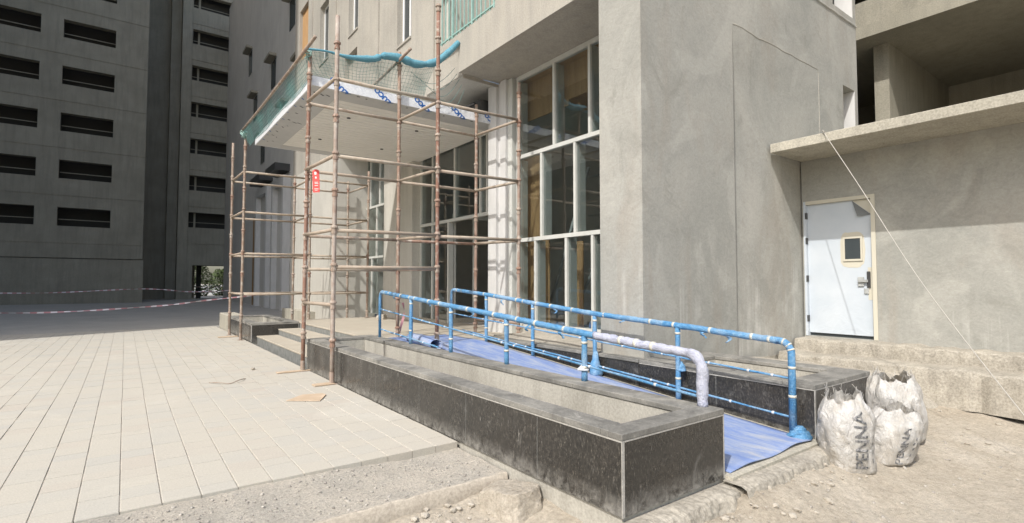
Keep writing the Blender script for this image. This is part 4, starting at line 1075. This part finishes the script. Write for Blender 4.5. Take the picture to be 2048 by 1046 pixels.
# ------------------------------------------------------------------ barrier tape
def tape(label, pts):
    m = MB(); P_ = cat(pts, 60); V = []; F = []
    for i, p in enumerate(P_):
        a = i*.5; w = Vector((0, math.cos(a)*.012, .006+abs(math.sin(a))*.018)); V += [p-w, p+w]
    for i in range(59): F.append((2*i, 2*i+1, 2*i+3, 2*i+2))
    o = ob('barrier_tape', V, F, 'tape_stripe', None, True); tag(o, label, 'barrier tape')
k = N('tape_stripe', .5, .3)
wv = k.n('ShaderNodeTexWave'); wv.inputs['Scale'].default_value = 1.1; k.L(k.mapped((1, 1, 0)), wv.inputs['Vector'])
k.col(k.ramp(wv.outputs['Fac'], (.45, (.4, .2, .22)), (.55, (.6, .57, .6))))
tape('red and white barrier tape stretched from the scaffold across the forecourt', [(4.3, 19, 1.0), (2.2, 18.9, .8), (.6, 19.1, .62), (-2.5, 19.4, .52), (-6, 19.6, .85)])
tape('slack barrier tape in front of the dark tower', [(4.4, 30, .95), (2.6, 30, .9), (.7, 30.2, 1.05), (-3, 30, .9), (-7, 30, 1.0)])

V = []; F = []
for i, q in enumerate(lin(0, 1, 14)):
    p = Vector((3.75+.03*math.sin(q*6), 8.13+.02*q, 1.0-.6*q)); w = Vector((math.cos(q*5), math.sin(q*5), 0))*.022; V += [p-w, p+w]
for i in range(13): F.append((2*i, 2*i+1, 2*i+3, 2*i+2))
tag(ob('tape_tail', V, F, 'tape_stripe', None, True), 'pink and white tape tail hanging on a scaffold post beside the handrail', 'barrier tape')

# ------------------------------------------------------------------ dark tower at the back left
T = thing('concrete_tower', 'tall shaded concrete tower with stacked slot windows behind the forecourt', 'building', (6, 52, 0))
holes = []
fl = 3.07
for i in range(13):
    z0 = 6.0+(i-1)*fl if i else 0
    if i == 0: holes.append((4.4, 7.3, .05, 2.8))
    else: holes += [(4.05, 6.95, z0-.1, z0+1.15), (7.6, 8.7, z0-.15, z0+1.25)]
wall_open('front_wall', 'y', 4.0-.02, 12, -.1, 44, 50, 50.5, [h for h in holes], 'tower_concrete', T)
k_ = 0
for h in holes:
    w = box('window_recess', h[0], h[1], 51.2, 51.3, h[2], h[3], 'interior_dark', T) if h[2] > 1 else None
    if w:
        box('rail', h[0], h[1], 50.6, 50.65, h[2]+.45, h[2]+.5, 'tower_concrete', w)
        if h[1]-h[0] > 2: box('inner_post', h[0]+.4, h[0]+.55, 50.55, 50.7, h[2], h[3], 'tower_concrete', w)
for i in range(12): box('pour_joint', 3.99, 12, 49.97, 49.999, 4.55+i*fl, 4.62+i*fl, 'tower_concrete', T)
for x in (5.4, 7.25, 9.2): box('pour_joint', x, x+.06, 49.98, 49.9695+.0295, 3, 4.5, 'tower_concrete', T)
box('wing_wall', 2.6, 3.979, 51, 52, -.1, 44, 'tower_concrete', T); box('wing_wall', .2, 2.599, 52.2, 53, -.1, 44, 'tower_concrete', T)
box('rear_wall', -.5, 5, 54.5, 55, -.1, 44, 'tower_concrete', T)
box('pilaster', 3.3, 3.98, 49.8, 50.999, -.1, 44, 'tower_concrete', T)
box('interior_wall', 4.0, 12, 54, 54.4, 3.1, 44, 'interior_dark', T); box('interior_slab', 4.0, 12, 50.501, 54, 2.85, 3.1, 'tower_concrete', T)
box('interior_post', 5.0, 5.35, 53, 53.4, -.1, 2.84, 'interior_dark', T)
for z in (.55, 1.0): tube('guard_rail', [(4.4, 50.3, z), (7.3, 50.3, z)], .03, 'rust_pipe', T, 6)
box('side_wall', 12, 12.5, 50, 70, -.1, 44, 'tower_concrete', T)
# greenery glimpsed through the ground floor
def bush(label, c, r, h, seed):
    rr = random.Random(seed); t = thing('bush', label, 'bush', c); m = MB()
    for i in range(1100):
        a, v = rr.uniform(0, 6.28), rr.random(); q = r*math.sqrt(rr.random())*math.sin(math.pi*(.12+.8*v))**.6
        p = Vector((c[0]+q*math.cos(a), c[1]+q*math.sin(a), c[2]+h*v)); d = Vector((rr.uniform(-1, 1), rr.uniform(-1, 1), rr.uniform(-.6, 1))).normalized()*.16; e = d.orthogonal().normalized()*.06
        m.add([p-d, p+e, p+d, p-e], [(0, 1, 2, 3)])
    m.build('crown', 'leaf', t); tube('trunk', [(c[0], c[1], c[2]-.1), (c[0]+.05, c[1], c[2]+h*.6)], [.07, .03], 'rust_pipe', t, 6)
bush('green bush seen through the ground floor opening of the dark tower', (6.0, 62, 0), 1.4, 3.2, 1)
bush('paler bush behind the ground floor opening, right of the first', (8.4, 64, 0), 1.3, 2.8, 2)
LH = [(a, a+w, 5+i*3.07, 6.2+i*3.07) for i in range(11) for a, w in ((-3.6, 2.7), (-7.6, 2.9), (-11.4, 1.1))]
Lf = thing('concrete_tower', 'shaded concrete block at the far left edge behind the forecourt', 'building', (-8, 45, 0))
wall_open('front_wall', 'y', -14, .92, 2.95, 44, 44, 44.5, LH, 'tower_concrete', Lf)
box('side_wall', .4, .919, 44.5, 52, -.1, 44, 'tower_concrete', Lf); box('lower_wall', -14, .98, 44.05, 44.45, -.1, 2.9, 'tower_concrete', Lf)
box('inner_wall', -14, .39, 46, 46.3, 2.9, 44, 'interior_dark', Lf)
for h in LH: box('window_rail', h[0], h[1], 44.6, 44.65, h[2]+.45, h[2]+.5, 'tower_concrete', Lf)
for i in range(12): box('pour_joint', -14, .93, 43.975, 43.999, 3.9+i*3.07, 3.97+i*3.07, 'tower_concrete', Lf)
# block outside the left of the picture whose shade falls across the far forecourt
Sb = thing('concrete_tower', 'tall concrete block outside the left of the view', 'building', (-24, 40, 0))
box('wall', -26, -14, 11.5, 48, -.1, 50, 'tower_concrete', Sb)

# ------------------------------------------------------------------ loggia block behind the annex
G = thing('loggia_block', 'dark shaded concrete loggia block rising behind the annex roof', 'building', (17, 2, 0))
box('back_wall', 19, 19.4, -16, 14, -.1, 26, 'tower_concrete', G)
for i in range(8):
    z = 3.9+i*3.1; box('floor_slab', 13.6, 19, -16, 14, z, z+.28, 'tower_concrete', G)
    box('parapet', 13.9, 14.05, -16, 14, z+.281, z+1.0 if i else z+.3, 'tower_concrete', G)
for y in (-14, -9.5, -5, -.5, 4.4, 8.6): box('cross_wall', 14.3, 18.99, y, y+.3, -.1, 26, 'tower_concrete', G)
box('loggia_door', 18.9, 18.98, 3.0, 4.0, 7.3, 9.4, 'interior_dark', G)
